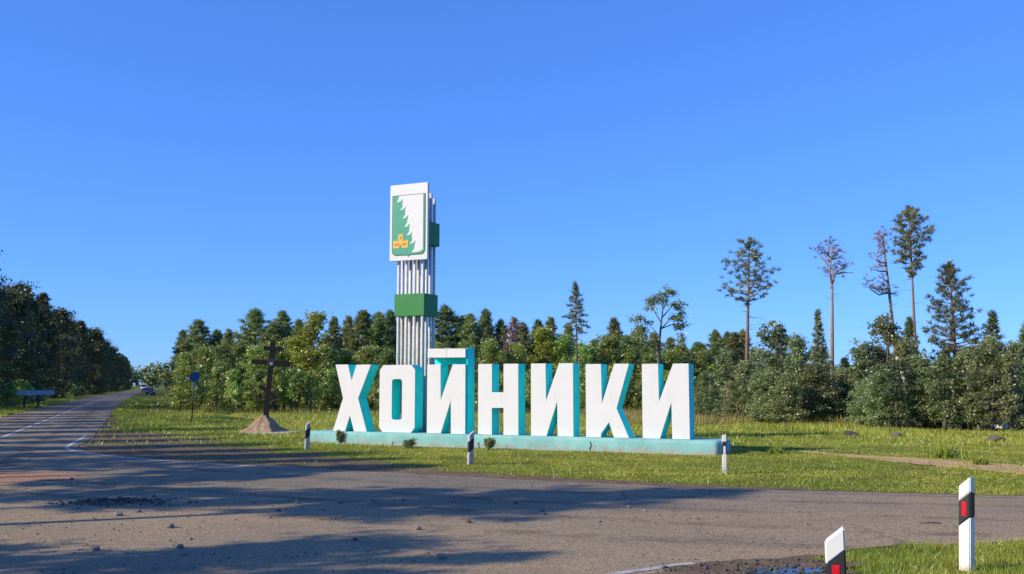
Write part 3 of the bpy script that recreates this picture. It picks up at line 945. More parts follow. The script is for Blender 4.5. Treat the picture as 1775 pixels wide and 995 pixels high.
def leaves(rs, C, rad, n, size):
    k = len(C)
    c = np.repeat(C, n, 0); r = np.repeat(rad, n)[:, None]
    p = c + rs.normal(size=(k * n, 3)) * r * np.array([.62, .62, .45])
    a = rvec(rs, k * n); b = np.cross(a, rvec(rs, k * n)); b /= np.linalg.norm(b, axis=1)[:, None] + 1e-6
    s = size * (.45 + 1.3 * rs.rand(k * n) ** 1.6)[:, None]
    t1 = np.stack([p - a * s, p + b * s * .55, p + a * s], 1)
    t2 = np.stack([p - a * s, p + a * s, p - b * s * .55], 1)
    tone = np.clip(np.repeat(rs.rand(k), n) * .65 + rs.rand(k * n) * .35, 0, 1)
    return np.concatenate([t1, t2]), np.concatenate([tone, tone])
def trunk_path(rs, H, bend=.02, n=9):
    a, ph = rs.rand() * 6.28, rs.rand() * 6.28
    pts = []
    for i in range(n):
        t = i / (n - 1)
        off = bend * H * (math.sin(t * 3.2 + ph) - math.sin(ph))
        pts.append(Vector((off * math.cos(a), off * math.sin(a), t * H)))
    return pts
def on_path(pts, z):
    H = pts[-1].z
    u = max(0, min(.9999, z / H)) * (len(pts) - 1)
    i = int(u)
    return pts[i].lerp(pts[i + 1], u - i)

def gen_conifer(seed, H, r0, z0, rmax, shape='pine', nb=70, ntuft=16, ln=.26, wd=.028, mat='needle', bark='bark_pine', dead_below=6, droop=.0, clump=.5, sparse=1.0):
    rs = np.random.RandomState(seed)
    pts = trunk_path(rs, H, .012 if shape != 'spruce' else .004)
    mb = MB()
    mb.tube(pts, [r0 * (1 - .92 * i / 8) + .008 for i in range(9)], 8)
    C, D = [], []
    for b in range(nb):
        t = (b + rs.rand()) / nb
        z = z0 + (H * .985 - z0) * t
        if shape == 'pine':
            prof = (min(1, (t / .22)) ** .6) * (1 - t) ** .62 * 1.25 + .05
        elif shape == 'spruce':
            prof = (1 - t) ** .85 + .04
        elif shape == 'flat':
            prof = (min(1, t / .35) ** .8) * (1 - max(0, t - .55) / .47) ** .55
        else:
            prof = min(1, t / .1 + .55) * (1 - t ** 2.2) ** .8 * (1 - .2 * t) + .06
        L = rmax * prof * (.55 + .6 * rs.rand())
        az = b * 2.4 + rs.rand() * .9
        rise = (.30 + .5 * t) - droop * (1 - t) + rs.normal() * .12
        o = on_path(pts, z)
        h = Vector((math.cos(az), math.sin(az), 0))
        end = o + h * L + Vector((0, 0, L * rise * .8))
        midp = o + h * L * .55 + Vector((0, 0, L * rise * (.25 if droop == 0 else .5)))
        mb.tube([o, midp, end], [max(.008, r0 * .28 * (1 - t) + .010), max(.006, r0 * .16 * (1 - t) + .007), .005], 4, False)
        nc = max(2, int((2 + 5 * L / max(rmax, .1)) * sparse + .5))
        for q in range(nc):
            u = .30 + .72 * (q + rs.rand() * .8) / nc
            a = (o.lerp(midp, u / .55) if u < .55 else midp.lerp(end, (u - .55) / .45))
            side = Vector((-h.y, h.x, 0)) * rs.normal() * L * .20 * (.4 + u)
            c = a + side + Vector((0, 0, rs.normal() * .06 * L))
            C.append(tuple(c)); D.append(((h.x + side.x) * .6, (h.y + side.y) * .6, .35))
            if q and rs.rand() < .7:
                mb.tube([a, c], [.010, .005], 3, False)
    for q in range(5): C.append((pts[-1].x, pts[-1].y, H - .13 * q)); D.append((0, 0, 1))
    for q in range(dead_below):
        z = z0 * (.55 + .45 * rs.rand()); az = rs.rand() * 6.28; o = on_path(pts, z); L = .35 + rmax * .5 * rs.rand()
        mb.tube([o, o + Vector((math.cos(az) * L * .6, math.sin(az) * L * .6, .05)), o + Vector((math.cos(az) * L, math.sin(az) * L, -.12 * L))], [.02, .012, .005], 4, False)
    C = np.array(C); D = np.array(D)
    tr, tone = needles(rs, C, D, ntuft, ln, wd)
    return mb.mesh('trunk', M[bark], True), tri_mesh('crown', tr, M[mat], tone), H, rmax
def gen_broad(seed, H, r0, z0, rmax, nclump=110, nleaf=34, size=.075, mat='leaf', bark='bark_grey', crad=.30, top=.75, stems=1):
    rs = np.random.RandomState(seed)
    mb = MB()
    C, RR = [], []
    lobes = []
    nl = 9
    for i in range(nl):
        t = (i + .5) / nl
        z = z0 + (H - z0) * t
        prof = (math.sin(math.pi * min(1, (t * .92 + .10)) ** .8)) ** .7
        az = i * 2.4 + rs.rand()
        lobes.append((Vector((math.cos(az) * rmax * prof * .45, math.sin(az) * rmax * prof * .45, z)), rmax * (.38 + .25 * prof) * (.7 + .5 * rs.rand())))
    paths = []
    for s in range(stems):
        pts = trunk_path(rs, H * (.92 - .1 * s), .03)
        if s: pts = [p + Vector((.25 * math.cos(s * 2.1), .25 * math.sin(s * 2.1), 0)) * (.4 + p.z / H * 1.5) for p in pts]
        mb.tube(pts, [r0 * (1 - .9 * i / 8) + .008 for i in range(9)], 7)
        paths.append(pts)
    for lc, lr in lobes:
        pts = paths[rs.randint(stems)]
        o = on_path(pts, max(.3, lc.z - lr * 1.2 - .2))
        mb.tube([o, o.lerp(lc, .5) + Vector((0, 0, .1)), lc], [r0 * .4, r0 * .25, .012], 5, False)
        for q in range(nclump // nl):
            d = Vector(rvec(rs, 1)[0]); d.z *= .85
            rr = lr * (.35 + .72 * rs.rand() ** .6)
            c = lc + d * rr
            if c.z < .12: c.z = .12 + .3 * rs.rand()
            C.append(tuple(c)); RR.append(crad * (.55 + .7 * rs.rand()))
            if q % 3 == 0: mb.tube([lc, c], [.014, .005], 3, False)
    for q in range(max(6, nclump // 16)):                    # a ragged leader and stray sprigs
        t = rs.rand(); p = on_path(paths[0], H * (.86 + .14 * t) * .98)
        C.append((p.x + rs.normal() * rmax * .16, p.y + rs.normal() * rmax * .16, H * (.84 + .15 * t))); RR.append(crad * .45)
    tr, tone = leaves(rs, np.array(C), np.array(RR), nleaf, size)
    tr[:, :, 2] = np.maximum(tr[:, :, 2], .02)
    return mb.mesh('trunk', M[bark], True), tri_mesh('crown', tr, M[mat], tone), H, rmax

KINDS = {}
def kind(name, desc, cat, variants): KINDS[name] = (desc, cat, variants)
kind('pine', 'dark young pine', 'pine_tree', [gen_conifer(s, 7.0, .10, zz, rm, 'full', 80, 34, .25, .023) for s, zz, rm in ((11, 1.2, 1.15), (12, .9, 1.3), (13, 1.6, 1.05), (14, .8, 1.2))])
kind('red_pine', 'dull reddish young pine', 'pine_tree', [gen_conifer(19, 6.5, .10, 1.2, 1.1, 'full', 60, 14, .25, .026, 'needle_red')])
kind('slim', 'slim pointed conifer', 'spruce_tree', [gen_conifer(s, 6.0, .09, .8, .85, 'spruce', 70, 14, .20, .026, 'needle_blue', 'bark_grey', 2, .35) for s in (21, 22)])
kind('broad', 'green broadleaf tree', 'broadleaf_tree', [gen_broad(s, 4.6, .07, zz, rm, 170, 62, .060) for s, zz, rm in ((31, .3, 1.35), (32, .25, 1.5), (33, .5, 1.25))])
kind('grey', 'grey-green bushy tree', 'broadleaf_tree', [gen_broad(s, 4.4, .07, .15, rm, 180, 62, .058, 'leaf_grey', 'bark_grey', .28) for s, rm in ((41, 1.35), (42, 1.5), (43, 1.2))])
kind('open', 'upright grey-green tree with ragged crown', 'broadleaf_tree', [gen_broad(s, 4.8, .08, .55, 1.15, 130, 66, .056, 'leaf_grey', 'bark_grey', .22, stems=2) for s in (46, 47, 48)])
kind('yellow', 'yellow-green broadleaf tree', 'broadleaf_tree', [gen_broad(s, 6.4, .08, .8, 1.35, 170, 60, .066, 'leaf_yel', 'bark_birch', .32) for s in (51, 52)])
kind('young', 'small young broadleaf tree', 'broadleaf_tree', [gen_broad(s, 2.7, .035, .75, .72, 60, 26, .07, mt, 'bark_grey', .2) for s, mt in ((61, 'leaf'), (62, 'leaf_yel'), (63, 'leaf'))])
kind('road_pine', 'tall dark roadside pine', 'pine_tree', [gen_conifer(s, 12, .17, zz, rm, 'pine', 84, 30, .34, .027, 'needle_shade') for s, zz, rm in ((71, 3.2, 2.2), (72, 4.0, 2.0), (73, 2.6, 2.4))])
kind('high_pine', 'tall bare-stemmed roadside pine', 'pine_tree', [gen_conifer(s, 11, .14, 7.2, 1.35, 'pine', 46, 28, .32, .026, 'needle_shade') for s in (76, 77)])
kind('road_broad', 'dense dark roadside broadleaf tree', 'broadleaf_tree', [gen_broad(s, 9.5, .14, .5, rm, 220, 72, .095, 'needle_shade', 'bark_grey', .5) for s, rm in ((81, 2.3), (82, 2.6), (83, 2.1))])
kind('road_bush', 'leafy bush', 'bush', [gen_broad(s, 2.2, .04, .1, 1.1, 70, 26, .09, mt, 'bark_grey', .28) for s, mt in ((91, 'leaf'), (92, 'needle_shade'))])

TREES = []                                            # (object, kind, place phrase, sort key, hidden?)
def plant_tree(kd, loc, h, rad, rz, seedv, place=None, key=0.0, back=False, shared=None):
    desc, cat, var = KINDS[kd]
    tm, cm, H0, R0 = var[seedv % len(var)]
    e = empty(cat, loc, rz)
    k = rad / R0 if rad else h / H0
    e.scale = (k, k, h / H0)
    link('trunk', tm, e); link('crown', cm, e)
    e['category'] = 'bush' if cat == 'bush' else 'tree'
    TREES.append((e, desc, place, key, back, shared))
    return e
def zone(px):
    for lim, z in ((430, 'left of the wooden cross'), (520, 'behind the wooden cross'), (578, 'between the cross and the first letter'), (652, 'behind the first letter'),
                   (736, 'behind the O and the pole tower'), (822, 'behind the barred letter'), (912, 'behind the H-shaped letter'), (1008, 'behind the fifth letter'),
                   (1106, 'behind the K-shaped letter'), (1212, 'behind the last letter'), (1325, 'around the tall pine right of the letters'), (1470, 'around the bare forked pine'),
                   (1600, 'below the tallest pine'), (1722, 'around the broad bushy pine'), (1780, 'at the right picture edge')):
        if px < lim: return z
    return 'beyond the right picture edge'
def belt(kd, px, top, wpx, Y, back=False):
    c = P(px, HORIZON, Y)
    h = P(px, top, Y).z
    i = int(px * 7 + top)
    plant_tree(kd, (c.x, Y, 0), h, wpx * .5 * Y / FPX, (i * 1.37) % 6.28, i, zone(px), px, back)
rt_ = random.Random(5)
for px, top, w in ((335, 556, 62), (316, 588, 40), (372, 573, 44), (397, 572, 44), (437, 538, 64), (466, 560, 44), (492, 541, 58), (516, 556, 44), (580, 551, 48), (603, 550, 46), (622, 540, 52), (655, 543, 54),
                   (676, 540, 46), (700, 552, 46), (726, 548, 46), (772, 532, 58), (803, 549, 42), (820, 546, 46), (842, 538, 52), (868, 556, 38), (910, 561, 42), (931, 556, 46),
                   (957, 552, 48), (985, 566, 44), (1062, 553, 54), (1030, 590, 48), (1087, 583, 44), (1108, 574, 44), (1130, 590, 44), (1180, 600, 54), (1206, 596, 54), (1240, 596, 50), (1272, 578, 50)):
    belt('pine', px, top, w * rt_.uniform(1.15, 1.6), 72 + 7 * rt_.random())
belt('red_pine', 887, 552, 58, 72)
for px in range(322, 1300, 27):                        # crowns of the rows behind
    belt('pine', px + rt_.uniform(-8, 8), rt_.uniform(572, 606), rt_.uniform(46, 60), 84 + 8 * rt_.random(), True)
for px, top, w, kd in ((318, 618, 56, 'broad'), (352, 606, 64, 'broad'), (385, 600, 60, 'broad'), (415, 596, 64, 'broad'), (446, 606, 60, 'broad'), (474, 598, 60, 'broad'), (541, 545, 74, 'yellow'), (513, 586, 60, 'yellow'), (566, 606, 54, 'broad'),
                       (600, 612, 58, 'broad'), (635, 606, 58, 'broad'), (672, 612, 56, 'broad'), (715, 612, 60, 'broad'), (760, 600, 62, 'broad'), (805, 600, 60, 'broad'), (850, 594, 62, 'broad'), (895, 602, 60, 'broad'),
                       (946, 572, 74, 'yellow'), (978, 588, 62, 'broad'), (1012, 600, 60, 'broad'), (1052, 588, 72, 'broad'), (1095, 606, 60, 'broad'), (1160, 612, 66, 'broad'), (1128, 616, 60, 'broad'), (1222, 612, 66, 'broad'), (1195, 630, 60, 'broad')):
    belt(kd, px, top, w * 1.1, 67 + 3 * rt_.random())
for px in range(305, 1290, 34):
    belt('young', px + rt_.uniform(-10, 10), rt_.uniform(634, 655), rt_.uniform(34, 48), 60 + 5 * rt_.random())
# trees to the right of the letters, closer and leafy to the ground
for px, top, w, Y, kd in ((1258, 612, 62, 52, 'open'), (1292, 632, 64, 50, 'grey'), (1345, 566, 92, 48, 'open'), (1385, 588, 70, 47, 'grey'), (1421, 538, 52, 52, 'slim'), (1408, 632, 70, 46, 'grey'), (1320, 648, 62, 46, 'grey'),
                          (1458, 646, 76, 47, 'grey'), (1497, 598, 80, 46, 'open'), (1537, 556, 92, 46, 'open'), (1572, 596, 66, 45, 'grey'), (1581, 552, 48, 58, 'pine'), (1612, 640, 84, 43, 'grey'), (1640, 606, 84, 44, 'slim'),
                          (1692, 600, 86, 43, 'open'), (1726, 541, 78, 44, 'slim'), (1722, 590, 76, 42, 'open'), (1762, 596, 76, 42, 'grey'), (1783, 560, 70, 45, 'pine'), (1540, 655, 80, 43, 'grey'), (1500, 662, 70, 43, 'grey'), (1668, 652, 76, 41, 'grey'), (1742, 650, 76, 40, 'grey'),
                          (1830, 560, 90, 44, 'grey'), (1890, 580, 90, 42, 'grey'), (1960, 550, 95, 44, 'pine'), (1552, 628, 74, 41.0, 'open'), (1594, 618, 78, 41.2, 'open'), (1518, 650, 62, 41.6, 'grey'), (1636, 622, 74, 40.2, 'open'), (1676, 612, 78, 40.0, 'open'), (1712, 606, 76, 39.0, 'open'), (1750, 616, 74, 38.6, 'open'), (1226, 648, 52, 54, 'grey'), (1360, 652, 66, 45, 'grey'), (1432, 655, 60, 46, 'grey')):
    belt(kd, px, top, w * 1.0, Y)
for px in range(1218, 1800, 47):                       # low thicket along the front of these trees
    belt('grey', px + rt_.uniform(-7, 7), rt_.uniform(664, 694), rt_.uniform(40, 60), 51.5 - (px - 1218) * .021 + rt_.uniform(-1, 1), True)
for px in range(1280, 1790, 36):
    belt('grey' if px % 5 else 'slim', px + rt_.uniform(-9, 9), rt_.uniform(606, 640), rt_.uniform(56, 70), 58 + 6 * rt_.random(), True)

# the trees that stand out, each built for itself
def special(name, px, Y, meshes, label, rz=0.0, lean=0.0):
    tm, cm, H0, R0 = meshes
    c = P(px, HORIZON, Y)
    e = empty(name, (c.x, Y, 0), rz)
    e.rotation_mode = 'ZYX'; e.rotation_euler = (0, lean, rz)
    link('trunk', tm, e); link('crown', cm, e)
    tag(e, label, 'tree')
    return e
def hz(px, py, Y): return P(px, py, Y).z
Y = 57.0
special('pine_tree', 1291, Y, gen_conifer(101, hz(1305, 414, Y), .15, hz(1300, 528, Y), 1.75, 'pine', 40, 26, .22, .019, 'needle_blue', 'bark_pine', 12, sparse=.9), 'tall pine with a bare trunk standing just right of the letters', 1.2, R(2.6))
Y = 60.0
special('pine_tree', 1592, Y, gen_conifer(104, hz(1580, 358, Y), .13, hz(1580, 482, Y), 1.25, 'flat', 42, 32, .24, .020, 'needle_blue', 'bark_pine', 8), 'tallest pine with a long thin trunk and tufted narrow crown', 2.5, R(-2.0))
Y = 47.0
special('pine_tree', 1660, Y, gen_conifer(105, hz(1652, 456, Y), .14, hz(1660, 640, Y), 1.55, 'full', 64, 26, .21, .019, 'needle_blue', 'bark_pine', 2), 'broad bushy pine near the right edge with ragged sides', .6, R(-1.0))
Y = 66.0
special('spruce_tree', 1000, Y, gen_conifer(106, hz(996, 489, Y), .09, hz(1000, 572, Y), .95, 'spruce', 44, 20, .19, .017, 'needle_blue', 'bark_grey', 5, .55), 'slender spruce top rising alone above the belt behind the letters', 0, R(-.6))
# sparse broadleaf tree
Y = 62.0
def sparse_broad():
    rs = np.random.RandomState(77)
    mb = MB()
    z = lambda py: hz(1143, py, Y)
    k = Y / FPX
    def q(px, py, dy=0.0): return Vector(((px - 1143) * k, dy, z(py)))
    mb.tube([q(1143, 690), q(1142, 640), q(1143, 600), q(1146, 575), q(1150, 540), q(1153, 515)], [.12, .11, .09, .07, .04, .012], 7)
    C, RR = [], []
    limbs = [((1143, 596), (1128, 575), (1108, 568), 8), ((1145, 585), (1125, 560), (1105, 550), 8), ((1146, 572), (1165, 552), (1186, 545), 9), ((1148, 560), (1135, 535), (1130, 522), 9), ((1150, 550), (1168, 530), (1180, 528), 8),
             ((1152, 535), (1158, 518), (1160, 510), 7), ((1150, 545), (1150, 525), (1145, 515), 7), ((1143, 600), (1170, 590), (1190, 588), 5), ((1143, 610), (1115, 590), (1098, 580), 8), ((1146, 570), (1168, 562), (1190, 560), 6)]
    for a, b, c, n in limbs:
        dy = rs.uniform(-.7, .7)
        pa, pb, pc = q(*a), q(*b, dy * .5), q(*c, dy)
        mb.tube([pa, pb, pc], [.045, .028, .008], 5, False)
        for i in range(n):
            u = .35 + .7 * rs.rand()
            p = pb.lerp(pc, u) + Vector(rs.normal(size=3) * .17)
            C.append(tuple(p)); RR.append(.17 + .12 * rs.rand())
            mb.tube([pb.lerp(pc, min(1, u)), p], [.010, .004], 3, False)
    tr, tone = leaves(rs, np.array(C), np.array(RR), 60, .062)
    return mb.mesh('trunk', M['bark_grey'], True), tri_mesh('crown', tr, M['leaf_grey'], tone), 1, 1
special('broadleaf_tree', 1143, Y, sparse_broad(), 'thin tree with open airy crown of leafy clumps above the last letters')
# the two dying pines
def dying(px0, Y, trunk, limbs, seed, twig=5, dens=.6):
    rs = np.random.RandomState(seed)
    mb = MB(); k = Y / FPX
    def q(px, py, dy=0.0): return Vector(((px - px0) * k, dy, hz(px0, py, Y)))
    tp = [q(*p) for p in trunk]; tp[0].z = 0
    nT = len(tp)
    mb.tube(tp, [.125 * (1 - .8 * i / (nT - 1)) + .01 for i in range(nT)], 8)
    C, D = [], []
    for li in limbs:
        pts, tuft = li[:-1], li[-1]
        dy = rs.uniform(-.9, .9)
        pp = [q(*p, dy * i / (len(pts) - 1)) for i, p in enumerate(pts)]
        mb.tube(pp, [.05 * (1 - .85 * i / (len(pp) - 1)) + .006 for i in range(len(pp))], 5, False)
        for i in range(twig * (len(pp) - 1)):
            j = rs.randint(len(pp) - 1); a = pp[j].lerp(pp[j + 1], rs.rand())
            d = Vector(rs.normal(size=3)); d.z = abs(d.z) * .8 + .1; d.normalize()
            e = a + d * (.25 + .35 * rs.rand())
            mb.tube([a, a.lerp(e, .5) + Vector(rs.normal(size=3) * .04), e], [.012, .009, .004], 3, False)
            if rs.rand() < tuft * dens: C.append(tuple(e)); D.append(tuple(d))
    for i in range(9):                                  # broken stubs on the bare trunk
        u = rs.uniform(.35, .95) * (nT - 1) * .8; j = int(u); a = tp[j].lerp(tp[j + 1], u - j)
        az = rs.rand() * 6.28; L = .2 + .4 * rs.rand()
        mb.tube([a, a + Vector((math.cos(az) * L, math.sin(az) * L, .05))], [.018, .006], 4, False)
    tr, tone = needles(rs, np.array(C), np.array(D), 12, .17, .018, .2)
    return mb.mesh('trunk', M['bark_dead'], True), tri_mesh('crown', tr, M['needle_red'], tone), 1, 1
Y = 53.0
special('dead_pine', 1443, Y, dying(1443, Y, [(1442, 720), (1443, 650), (1446, 560), (1448, 500), (1447, 490)],
    [((1447, 492), (1442, 470), (1443, 450), (1445, 424), .9), ((1447, 492), (1456, 474), (1466, 466), (1480, 455), .5), ((1443, 462), (1434, 448), (1428, 436), .9), ((1443, 455), (1452, 440), (1460, 432), .9), ((1444, 445), (1438, 436), (1430, 430), .9), ((1466, 466), (1476, 462), (1484, 452), .4),
     ((1446, 500), (1452, 488), (1456, 474), (1455, 460), .3), ((1444, 448), (1452, 450), (1462, 446), .7), ((1443, 440), (1447, 432), (1452, 426), .9), ((1458, 474), (1470, 473), (1482, 474), .2)], 201, 6, .75), 'bare forked dying pine with reddish twigs at its top')
Y = 55.0
special('dead_pine', 1558, Y, dying(1558, Y, [(1557, 720), (1556, 640), (1551, 560), (1547, 500), (1543, 450), (1540, 404)],
    [((1540, 410), (1534, 415), (1528, 424), .9), ((1541, 418), (1534, 424), (1526, 436), .9), ((1541, 425), (1533, 430), (1525, 442), .9), ((1541, 406), (1546, 405), (1552, 408), .5), ((1543, 455), (1532, 456), (1522, 452), .3), ((1543, 460), (1532, 462), (1522, 462), .2), ((1544, 470), (1530, 472), (1515, 470), .3),
     ((1547, 506), (1528, 512), (1510, 502), (1503, 490), 1.0), ((1547, 500), (1530, 502), (1516, 494), .6), ((1548, 508), (1532, 510), (1514, 500), .6), ((1548, 510), (1556, 508), (1562, 514), .3), ((1546, 490), (1538, 486), (1530, 482), .4), ((1542, 438), (1535, 442), (1529, 446), .7)], 202, 6, .8), 'dying pine with reddish one-sided branches left of the tallest pine')

# left roadside row: dense, tall, running from behind the camera down to the far end of the road
rl = random.Random(21)
# near trees stand left of the picture; their shadows cross the junction
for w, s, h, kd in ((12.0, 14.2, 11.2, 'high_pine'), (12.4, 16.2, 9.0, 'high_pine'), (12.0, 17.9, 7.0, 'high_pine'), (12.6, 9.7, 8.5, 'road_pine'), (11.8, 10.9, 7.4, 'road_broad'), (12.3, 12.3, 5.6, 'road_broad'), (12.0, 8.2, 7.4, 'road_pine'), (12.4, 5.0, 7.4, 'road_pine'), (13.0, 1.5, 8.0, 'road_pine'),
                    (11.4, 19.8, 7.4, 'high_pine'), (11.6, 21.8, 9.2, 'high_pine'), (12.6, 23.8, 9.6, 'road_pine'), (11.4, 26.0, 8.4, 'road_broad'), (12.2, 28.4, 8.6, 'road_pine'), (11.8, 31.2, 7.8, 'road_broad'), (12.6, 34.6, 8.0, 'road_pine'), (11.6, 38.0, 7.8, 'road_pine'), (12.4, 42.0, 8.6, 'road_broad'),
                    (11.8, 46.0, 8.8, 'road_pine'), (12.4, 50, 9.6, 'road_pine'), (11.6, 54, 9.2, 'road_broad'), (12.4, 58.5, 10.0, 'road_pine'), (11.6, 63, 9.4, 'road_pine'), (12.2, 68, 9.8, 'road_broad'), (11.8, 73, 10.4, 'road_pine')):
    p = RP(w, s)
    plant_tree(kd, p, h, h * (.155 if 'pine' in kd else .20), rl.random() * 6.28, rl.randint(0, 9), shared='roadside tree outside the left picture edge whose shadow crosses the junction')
s = 79.0
while s < 410:
    for w, hh in ((11.2, 10.6), (15.5, 13.6)):
        p = RP(w - 1.6 * min(1, max(0, (s - 120) / 120)) - bend(s) + rl.uniform(-.8, 1.0), s + rl.uniform(-1.2, 1.2))
        kd = 'road_pine' if rl.random() < (.55 if w < 14 else .8) else 'road_broad'
        h = hh * rl.uniform(.80, 1.18) * (.72 if 138 < s < 185 else 1.0)
        px = 887.5 + FPX * p.x / p.y
        plant_tree(kd, p, h, h * (.19 if kd == 'road_pine' else .24), rl.random() * 6.28, rl.randint(0, 9),
                   'in the shaded row left of the road' if s < 190 and w < 14 else None, s, False,
                   None if s < 190 and w < 14 else ('dark tree in the back rank of the left roadside row' if s < 190 else 'far dark tree where the left roadside row narrows in the distance'))
    s += rl.uniform(4.2, 6.0) * (1 + s / 500)
for i in range(30):
    s_ = 58 + i * 4.6 + rl.uniform(-1, 1)
    p = RP(rl.uniform(9.0, 10.4) - bend(s_), s_)
    h = rl.uniform(.9, 2.3)
    px = 887.5 + FPX * p.x / p.y
    plant_tree('road_bush', p, h, h * .55, rl.random() * 6.28, rl.randint(0, 9), None, s_, False, 'low leafy bush at the foot of the roadside trees left of the road')
# scattered bushes right of the road, before the far trees
for px, py, h in ((303, 690, 1.6), (318, 693, 1.5), (292, 686, 1.4), (330, 700, 1.3)):
    c = G(px, py)
    plant_tree('road_bush', c, h, h * .6, px, px, None, px, False, 'low sunlit bush by the road left of the blue sign')

ORD = ['leftmost', 'second from left', 'third from left', 'fourth from left', 'fifth from left', 'sixth from left', 'seventh from left', 'eighth from left']
groups = {}
for e, desc, place, key, back, shared in TREES:
    if shared:
        e['label'] = shared; e['group'] = shared.replace('tree', 'trees', 1).replace('bush', 'bushes', 1)
        continue
    groups.setdefault((desc, place, back), []).append((key, e))
for (desc, place, back), lst in groups.items():
    lst.sort(key=lambda t: t[0])
    for i, (k_, e) in enumerate(lst):
        if back:
            e['label'] = f'{desc} half hidden {place}'
            e['group'] = f'back rank trees {place}'
            continue
        if len(lst) == 1: lab = f'{desc} {place}'
        elif place.startswith('in the shaded row'):
            nth = ['nearest', 'second nearest', 'third nearest', 'fourth nearest', 'fifth nearest', 'sixth nearest', 'seventh nearest', 'eighth nearest', 'ninth nearest', 'tenth nearest'] + [f'{q}th nearest' for q in range(11, 60)]
            lab = f'{nth[i]} {desc} {place}'
        elif len(lst) == 2: lab = f'{("left", "right")[i]} one of two {desc}s {place}'
        elif i == len(lst) - 1: lab = f'rightmost {desc} {place}'
        else: lab = f'{ORD[i]} {desc} {place}'
        e['label'] = lab
        e['group'] = 'tree belt beyond the lawn' if not place.startswith('in the shaded') else 'roadside row left of the road'

# far-off wood that closes the view, and the fields' edge all round
rs = np.random.RandomState(3)
n = 9000
a = rs.rand(n)
X = -520 + a * 1200
Yy = 455 + rs.rand(n) * 14 + 25 * np.sin(X * .01)
hh = 11.0 + 1.8 * vnoise(X, Yy, 18, 4) + 1.4 * vnoise(X, Yy, 60, 5)
zz = hh * (.12 + .88 * rs.rand(n) ** .7)
C = np.stack([X, Yy, zz], 1)
tr, tone = leaves(rs, C, np.full(n, 1.7), 12, .75)
tr[:, :, 2] = np.maximum(tr[:, :, 2], .02)
tag(link('distant_wood', tri_mesh('distant_wood', tr, M['leaf_grey'], tone)), 'hazy far-off wood closing the view at the end of the road', 'woodland', kind='stuff')

# ------------------------------------------------------------------ small evergreen bushes before the plinth
def shrub(px, py, h, r, seed, label, lopside=0.0):
    rs = np.random.RandomState(seed)
    mb = MB(); C, D = [], []
    for i in range(16):
        az = rs.rand() * 6.28; t = rs.rand()
        d = Vector((math.cos(az) * (.3 + .7 * rs.rand()) + lopside, math.sin(az) * (.3 + .6 * rs.rand()), .9 + .5 * rs.rand())).normalized()
        L = h * (.6 + .55 * rs.rand())
        e = Vector((d.x * r * 1.6 * (L / h), d.y * r * 1.2, d.z * L))
        mb.tube([(0, 0, -.02), e * .5 + Vector((0, 0, .03)), e], [.016, .010, .004], 4, False)
        for q in range(7):
            u = .35 + .68 * rs.rand()
            C.append(tuple(e * u + Vector(rs.normal(size=3) * .025))); D.append(tuple(d))
    tr, tone = needles(rs, np.array(C), np.array(D), 14, .085, .010, .3)
    e = empty('evergreen_shrub', G(px, py), seed)
    tag(e, label, 'shrub', 'small shrubs before the plinth')
    mb.build('stem', M['bark_grey'], e, True)
    link('foliage', tri_mesh('foliage', tr, M['leaf_grey'], tone), e)
shrub(590, 770, .40, .17, 301, 'small pale shrub before the plinth below the first letter')
shrub(705, 777, .22, .17, 302, 'low lopsided shrub before the plinth below the O', .5)
shrub(847, 780, .35, .19, 303, 'small dark round shrub beside the middle marker post')

# whitewashed remains and a strutted pole among the right-hand trees
def blocks(px0, px1, py, Yd, h, label):
    a, b = P(px0, HORIZON, Yd), P(px1, HORIZON, Yd - .6)
    L = (b - a).length
    e = empty('whitewashed_wall', (a.x, a.y, 0), math.atan2(b.y - a.y, b.x - a.x))
    tag(e, label, 'wall')
    x = 0.0; i = 0; r_ = random.Random(px0)
    while x < L - .1:
        w_ = min(L - x, r_.uniform(.55, .9))
        for row in range(2):
            if row and r_.random() < .35: continue
            MB().box((x + w_ / 2 + (.0 if not row else .05), 0, h * .25 + row * h * .5 + (.1 if row else .1)), (w_ - .03, .3, h * .5 - .02)).build('block', M['limewash'], e, bevel=.02)
        x += w_; i += 1
blocks(1532, 1594, 730, 42.4, .60, 'broken low whitewashed wall half hidden under the trees below the tallest pine')
blocks(1640, 1668, 730, 41.4, .60, 'short whitewashed wall stub under the broad bushy pine')
blocks(1712, 1742, 735, 40.0, .40, 'low whitewashed kerb showing between trunks near the right edge')
Y = 43.2
ub = P(1557, HORIZON, Y); k = Y / FPX
up_ = empty('utility_pole', (ub.x, Y, 0))
tag(up_, 'pale utility pole with a slanting strut among the bushes below the tallest pine', 'pole')
MB().tube([(0, 0, -.1), (0, 0, hz(1557, 618, Y))], [.08, .06], 10).build('pole', M['limewash'], up_, True)
MB().tube([(28 * k, -.3, -.1), (3 * k, 0, hz(1557, 628, Y))], [.085, .07], 10).build('strut', M['limewash'], up_, True)

